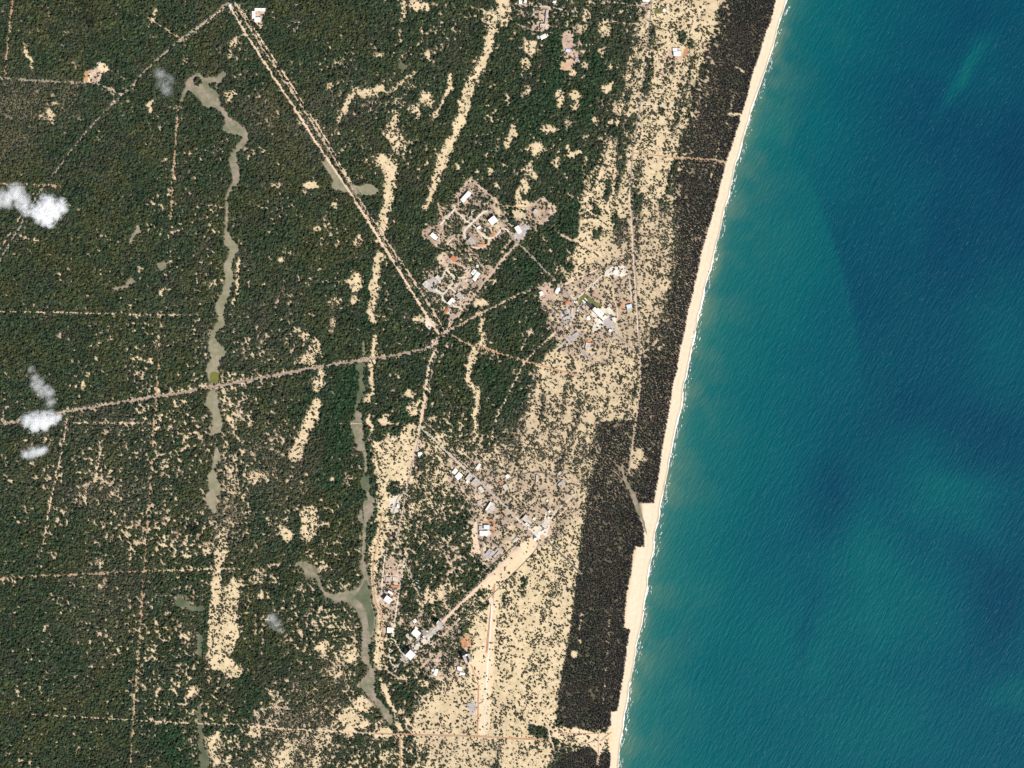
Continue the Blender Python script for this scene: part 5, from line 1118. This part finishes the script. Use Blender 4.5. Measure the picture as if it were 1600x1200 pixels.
# closed inland forest
x, y = jitter_grid(2.4, 1.0); op = at(OPEN, x, y); gp = at(GAP, x, y); wd_ = at(WOODM, x, y) > .5; dr = at(DRY, x, y); tl = at(TREELESS, x, y)
thr = np.clip(op * THR_K + .012, 0, 1)
k = (~wd_) & (gp > thr) & (op < .42) & (tl < .5)
x1, y1 = x[k], y[k]; n = len(x1); r = (1.45 + 1.9 * rng.random(n) ** 2.2) * (.8 + .45 * fbm(x1, y1, 20, 180)); r *= np.where(op[k] > .22, .78, 1.0) * np.where(gp[k] - thr[k] < .06, .66, 1) * np.where(dr[k] > .4, .85, 1)
plant("forest", "closed green forest covering the plain inland of the dunes", "forest", x1, y1, r, .65 + 1.0 * rng.random(n), rng.integers(0, 6, n), forest_colour(x1, y1, dr[k]))
nf = n
# saplings and bushes that break up the small gaps
k = (~wd_) & (gp <= thr) & (op < .42) & (tl < .4) & (rng.random(len(x)) < .6)
x3, y3 = x[k], y[k]; n = len(x3)
plant("undergrowth", "saplings and bushes growing in the small gaps of the inland forest", "undergrowth", x3, y3, .6 + .55 * rng.random(n), .8 + .6 * rng.random(n), rng.integers(10, 14, n), forest_colour(x3, y3, np.clip(dr[k] + .1, 0, 1)))
# coastal plantation
k = wd_ & (gp > thr) & (op < .9)
x, y = x[k], y[k]
x2, y2 = jitter_grid(2.15, .9); op = at(OPEN, x2, y2); gp = at(GAPF, x2, y2); k = (at(WOODM, x2, y2) > .5) & (gp > op * 1.15) & (at(TREELESS, x2, y2) < .5)
x2, y2, op = x2[k], y2[k], op[k]; n = len(x2)
c = np.tile(np.array([0.033, 0.036, 0.032]), (n, 1)); j = rng.random(n)
c = mixc(c, np.array([0.036, 0.046, 0.034]), np.clip((fbm(x2, y2, 24, 170) - .42) * 4, 0, .9))
c = mixc(c, np.array([0.050, 0.045, 0.041]), np.clip((fbm(x2, y2, 40, 174) - .5) * 5, 0, .9))
seaward = np.clip(1 - (np.interp(y2, [p[1] for p in sorted(EDGE, key=lambda q: q[1])], [p[0] for p in sorted(EDGE, key=lambda q: q[1])]) - x2) / 22, 0, 1)
c = mixc(c, np.array([0.030, 0.026, 0.033]), seaward * .8)
c = mixc(c, np.array([0.09, 0.078, 0.055]), ((j > .86) & (op > .1)) * .8) * (.6 + .6 * rng.random(n))[:, None] 
plant("coastal_plantation", "dark dense plantation belt along the back of the beach", "plantation", x2, y2, 1.1 + .9 * rng.random(n), .7 + .7 * rng.random(n), rng.integers(6, 10, n), c)
nc = n
# scrub on the sand, and in every opening
x, y = jitter_grid(2.0, .95); op = at(OPEN, x, y); gp = at(GAPF, x, y); wd_ = at(WOODM, x, y) > .5; dr = at(DRY, x, y); tl = at(TREELESS, x, y)
k = (~wd_) & (gp > np.clip(op * .93, 0, 1)) & (op >= .30) & (op < .985) & (tl < .97)
x, y, op, dr, gp = x[k], y[k], op[k], dr[k], gp[k]; n = len(x)
r = 1.28 * (.75 + 1.0 * rng.random(n) ** 2.0 + .9 * (gp > .95) * rng.random(n)) * np.where(op > .8, .85, 1.0)
c = forest_colour(x, y, np.clip(dr * .8 + .12, 0, 1)); c = mixc(c, np.array([0.052, 0.048, 0.031]), np.clip(op + .05, 0, .8))
lone = np.zeros(n, bool); order = np.argsort(-r); chosen = []
infr = (x > 8) & (x < 1010) & (y > 8) & (y < 1192) & (op > .6)
for i in order:
    if len(chosen) >= 220: break
    if not infr[i]: continue
    if chosen:
        ca_ = np.array(chosen)
        if np.min((x[ca_] - x[i]) ** 2 + (y[ca_] - y[i]) ** 2) < 120: continue
    chosen.append(i)
lone[chosen] = True
nb = ~lone
near = np.zeros(n, bool)
for i in chosen: near |= ((x - x[i]) ** 2 + (y - y[i]) ** 2 < 3.2 ** 2)
nb &= ~(near & nb)
plant("dune_scrub", "low bushes dotted over the pale sand and clearings", "scrub", x[nb], y[nb], r[nb], .8 + .6 * rng.random(nb.sum()), rng.integers(10, 14, nb.sum()), c[nb])
x4, y4 = jitter_grid(1.9, .95); op4 = at(OPEN, x4, y4); g4 = at(uniform_rank(.6 * vnoise(XX, YY, 1.9, 200) + .4 * vnoise(XX, YY, 11, 201)), x4, y4)
k = (at(WOODM, x4, y4) < .5) & (op4 > .36) & (op4 < .93) & (at(TREELESS, x4, y4) < .8) & (g4 > .58 + .4 * op4)
x4, y4 = x4[k], y4[k]; n4 = len(x4)
plant("grass_tufts", "brown grass tufts and low herbs scattered over the open sand", "grass", x4, y4, .42 + .38 * rng.random(n4), .6 + .5 * rng.random(n4), rng.integers(10, 14, n4), np.tile(np.array([0.20, 0.165, 0.085]), (n4, 1)) * (.6 + .8 * rng.random(n4))[:, None])
M_lone = leaf_material("lone_tree_foliage", False, (0.058, 0.070, 0.032))
lone_me = []
for q in range(4):
    me = bpy.data.meshes.new("lone_tree"); bm = lumps(80 + q, 7, .6, .75, .36, .6, .07, .75); bm.to_mesh(me); bm.free(); me.materials.append(M_lone); lone_me.append(me)
for q, i in enumerate(chosen):
    o = bpy.data.objects.new("lone_tree", lone_me[q % 4]); COL.objects.link(o); s = (1.5 + .6 * random.random()) * S
    o.location = (wx(x[i]), wy(y[i]), 0); o.rotation_euler = (0, 0, random.uniform(0, 6.28)); o.scale = (s, s, s * random.uniform(.8, 1.1))
    tag(o, "lone dark tree standing clear of others on pale sand", "tree", "lone trees on the open sand")
# rows of avenue trees beside the straight roads
def row(pts, off, step, rr=1.1):
    out = []
    for (ax, ay), (bx, by) in zip(pts[:-1], pts[1:]):
        L_ = math.hypot(bx - ax, by - ay); nx, ny = -(by - ay) / L_, (bx - ax) / L_
        for q in range(int(L_ / step)):
            if random.random() < .12: continue
            t_ = q * step / L_; out.append((ax + (bx - ax) * t_ + nx * off + random.uniform(-.3, .3), ay + (by - ay) * t_ + ny * off + random.uniform(-.3, .3), rr * random.uniform(.8, 1.3)))
    return out
AV = [(362,6),(405,76),(455,150),(505,229),(550,297),(600,377),(631,424),(674,490)]
WV = [(345,16),(285,60),(250,90),(230,108),(210,130)]; WV2 = [(170,168),(140,200),(110,238),(82,275),(62,300),(45,330),(30,357),(0,404)]
pts = row(AV, 2.0, 2.2, .8) + row(AV, -1.6, 2.0, .9) + row(AV, -8.2, 2.4, .9) + row(WV, 2.7, 1.9) + row(WV, -2.7, 1.9) + row(WV, 5.4, 2.2) + row(WV2, 2.6, 1.9) + row(WV2, -2.6, 1.9) + row(WV2, 5.2, 2.1)
pts += row([(565,770),(568,815)], 0, 1.3, .9) + row([(646,720),(637,760),(630,795),(622,835)], 1.6, 1.8, .9) + row([(671,680),(710,717),(750,753),(760,762)], 2.9, 2.0, .9) + row([(662,674),(671,680),(710,717),(750,753)], -2.9, 2.0, .9) + row([(795,397),(806,384)], 1.8, 2)
pts += row([(745,909),(780,876),(806,853)], -2.6, 1.8, .9) + row([(640,892),(652,921),(659,938)], -1.8, 1.8, 1.0)
A_ = np.array(pts); n = len(A_)
plant("avenue_trees", "dark trees planted in rows along the straight roads", "trees", A_[:, 0], A_[:, 1], A_[:, 2], .9 + .3 * rng.random(n), rng.integers(0, 6, n), np.tile(np.array([0.030, 0.048, 0.026]), (n, 1)) * (.7 + .6 * rng.random(n))[:, None])
print("TREES", nf, nc, int(nb.sum()), len(chosen), n)

# ------------------------------------------------------------------ clouds
CLOUD_H = 740.0
def cloud(label, lobes, dens, seed, rough=.62, cut=.12, nz=2.6):
    k = 1 - CLOUD_H / CAM_H
    Lb = [(wx(x) * k, wy(y) * k, CLOUD_H + random.uniform(-4, 4), r * S * 1.6) for x, y, r in lobes]
    bm = bmesh.new()
    for X, Y, Z, R_ in Lb:
        ic = bmesh.ops.create_icosphere(bm, subdivisions=2, radius=R_)
        for v in ic["verts"]: v.co.z *= .62; v.co += Vector((X, Y, Z))
    me = bpy.data.meshes.new("cloud"); bm.to_mesh(me); bm.free(); o = new_obj("cloud", me)
    rm = o.modifiers.new("hull", 'REMESH'); rm.mode = 'VOXEL'; rm.voxel_size = 5.0
    tag(o, label, "cloud")
    m = bpy.data.materials.new("cloud_vapour"); m.use_nodes = True; N = m.node_tree.nodes; L = m.node_tree.links
    N.remove(N["Principled BSDF"]); out = N["Material Output"]
    pv = N.new("ShaderNodeVolumePrincipled"); pv.inputs["Color"].default_value = (1, 1, 1, 1); pv.inputs["Anisotropy"].default_value = .25
    g = N.new("ShaderNodeNewGeometry"); last = None
    for X, Y, Z, R_ in Lb:
        s = N.new("ShaderNodeVectorMath"); s.operation = 'SUBTRACT'; s.inputs[1].default_value = (X, Y, Z); L.new(g.outputs["Position"], s.inputs[0])
        d = N.new("ShaderNodeVectorMath"); d.operation = 'DIVIDE'; d.inputs[1].default_value = (R_, R_, R_ * .62); L.new(s.outputs[0], d.inputs[0])
        l = N.new("ShaderNodeVectorMath"); l.operation = 'LENGTH'; L.new(d.outputs[0], l.inputs[0])
        i = N.new("ShaderNodeMath"); i.operation = 'SUBTRACT'; i.inputs[0].default_value = 1; L.new(l.outputs["Value"], i.inputs[1])
        if last is None: last = i
        else:
            q = N.new("ShaderNodeMath"); q.operation = 'MAXIMUM'; L.new(last.outputs[0], q.inputs[0]); L.new(i.outputs[0], q.inputs[1]); last = q
    nt_ = N.new("ShaderNodeTexNoise"); nt_.inputs["Scale"].default_value = 1 / 30.0; nt_.inputs["Detail"].default_value = 7; nt_.inputs["Roughness"].default_value = rough; nt_.inputs["Distortion"].default_value = .9
    ofs = N.new("ShaderNodeVectorMath"); ofs.operation = 'ADD'; ofs.inputs[1].default_value = (seed * 311.0, seed * 57.0, 0); L.new(g.outputs["Position"], ofs.inputs[0]); L.new(ofs.outputs[0], nt_.inputs["Vector"])
    a = N.new("ShaderNodeMath"); a.operation = 'MULTIPLY_ADD'; a.inputs[1].default_value = nz; a.inputs[2].default_value = -.5 * nz - cut; L.new(nt_.outputs["Fac"], a.inputs[0])
    sm = N.new("ShaderNodeMath"); sm.operation = 'ADD'; L.new(a.outputs[0], sm.inputs[0]); L.new(last.outputs[0], sm.inputs[1])
    # the noise may only eat into the lobes, so that nothing is cut off by the hull
    lim = N.new("ShaderNodeMath"); lim.operation = 'MULTIPLY'; lim.inputs[1].default_value = 1.3; L.new(last.outputs[0], lim.inputs[0])
    mn = N.new("ShaderNodeMath"); mn.operation = 'MINIMUM'; L.new(sm.outputs[0], mn.inputs[0]); L.new(lim.outputs[0], mn.inputs[1])
    mx = N.new("ShaderNodeMath"); mx.operation = 'MAXIMUM'; mx.inputs[1].default_value = 0; L.new(mn.outputs[0], mx.inputs[0])
    pw = N.new("ShaderNodeMath"); pw.operation = 'POWER'; pw.inputs[1].default_value = 1.7; L.new(mx.outputs[0], pw.inputs[0])
    md = N.new("ShaderNodeMath"); md.operation = 'MULTIPLY'; md.inputs[1].default_value = dens; L.new(pw.outputs[0], md.inputs[0])
    L.new(md.outputs[0], pv.inputs["Density"]); L.new(pv.outputs[0], out.inputs["Volume"]); me.materials.append(m)
    return o
cloud("torn white cloud at the left edge, west of the diagonal avenue", [(-4,312,12),(10,310,13),(24,302,13),(32,312,12),(40,322,10),(40,330,7)], .22, 1)
cloud("brightest three pointed white cloud just right of the avenue", [(74,318,12),(70,334,15),(82,330,13),(95,322,10),(57,331,10),(76,346,9)], .6, 2)
cloud("thin wispy cloud trailing down above the cross road", [(49,579,6),(54,590,7),(62,604,12),(70,610,11),(78,614,8),(78,628,8)], .10, 3)
cloud("small bright cloud lying across the main cross road", [(42,657,9),(53,660,13),(66,658,13),(80,654,10),(56,668,9),(90,652,6)], .45, 4)
cloud("small flat cloud puff below the cross road", [(40,710,7),(50,707,9),(60,705,8),(68,702,6)], .25, 5)
cloud("faint haze wisp left of the tan marsh", [(250,116,9),(262,126,9),(247,112,6),(262,143,9),(254,132,9)], .05, 6)
cloud("faint small wisp above the southern wood", [(424,966,8),(431,976,9),(438,984,6)], .07, 7)
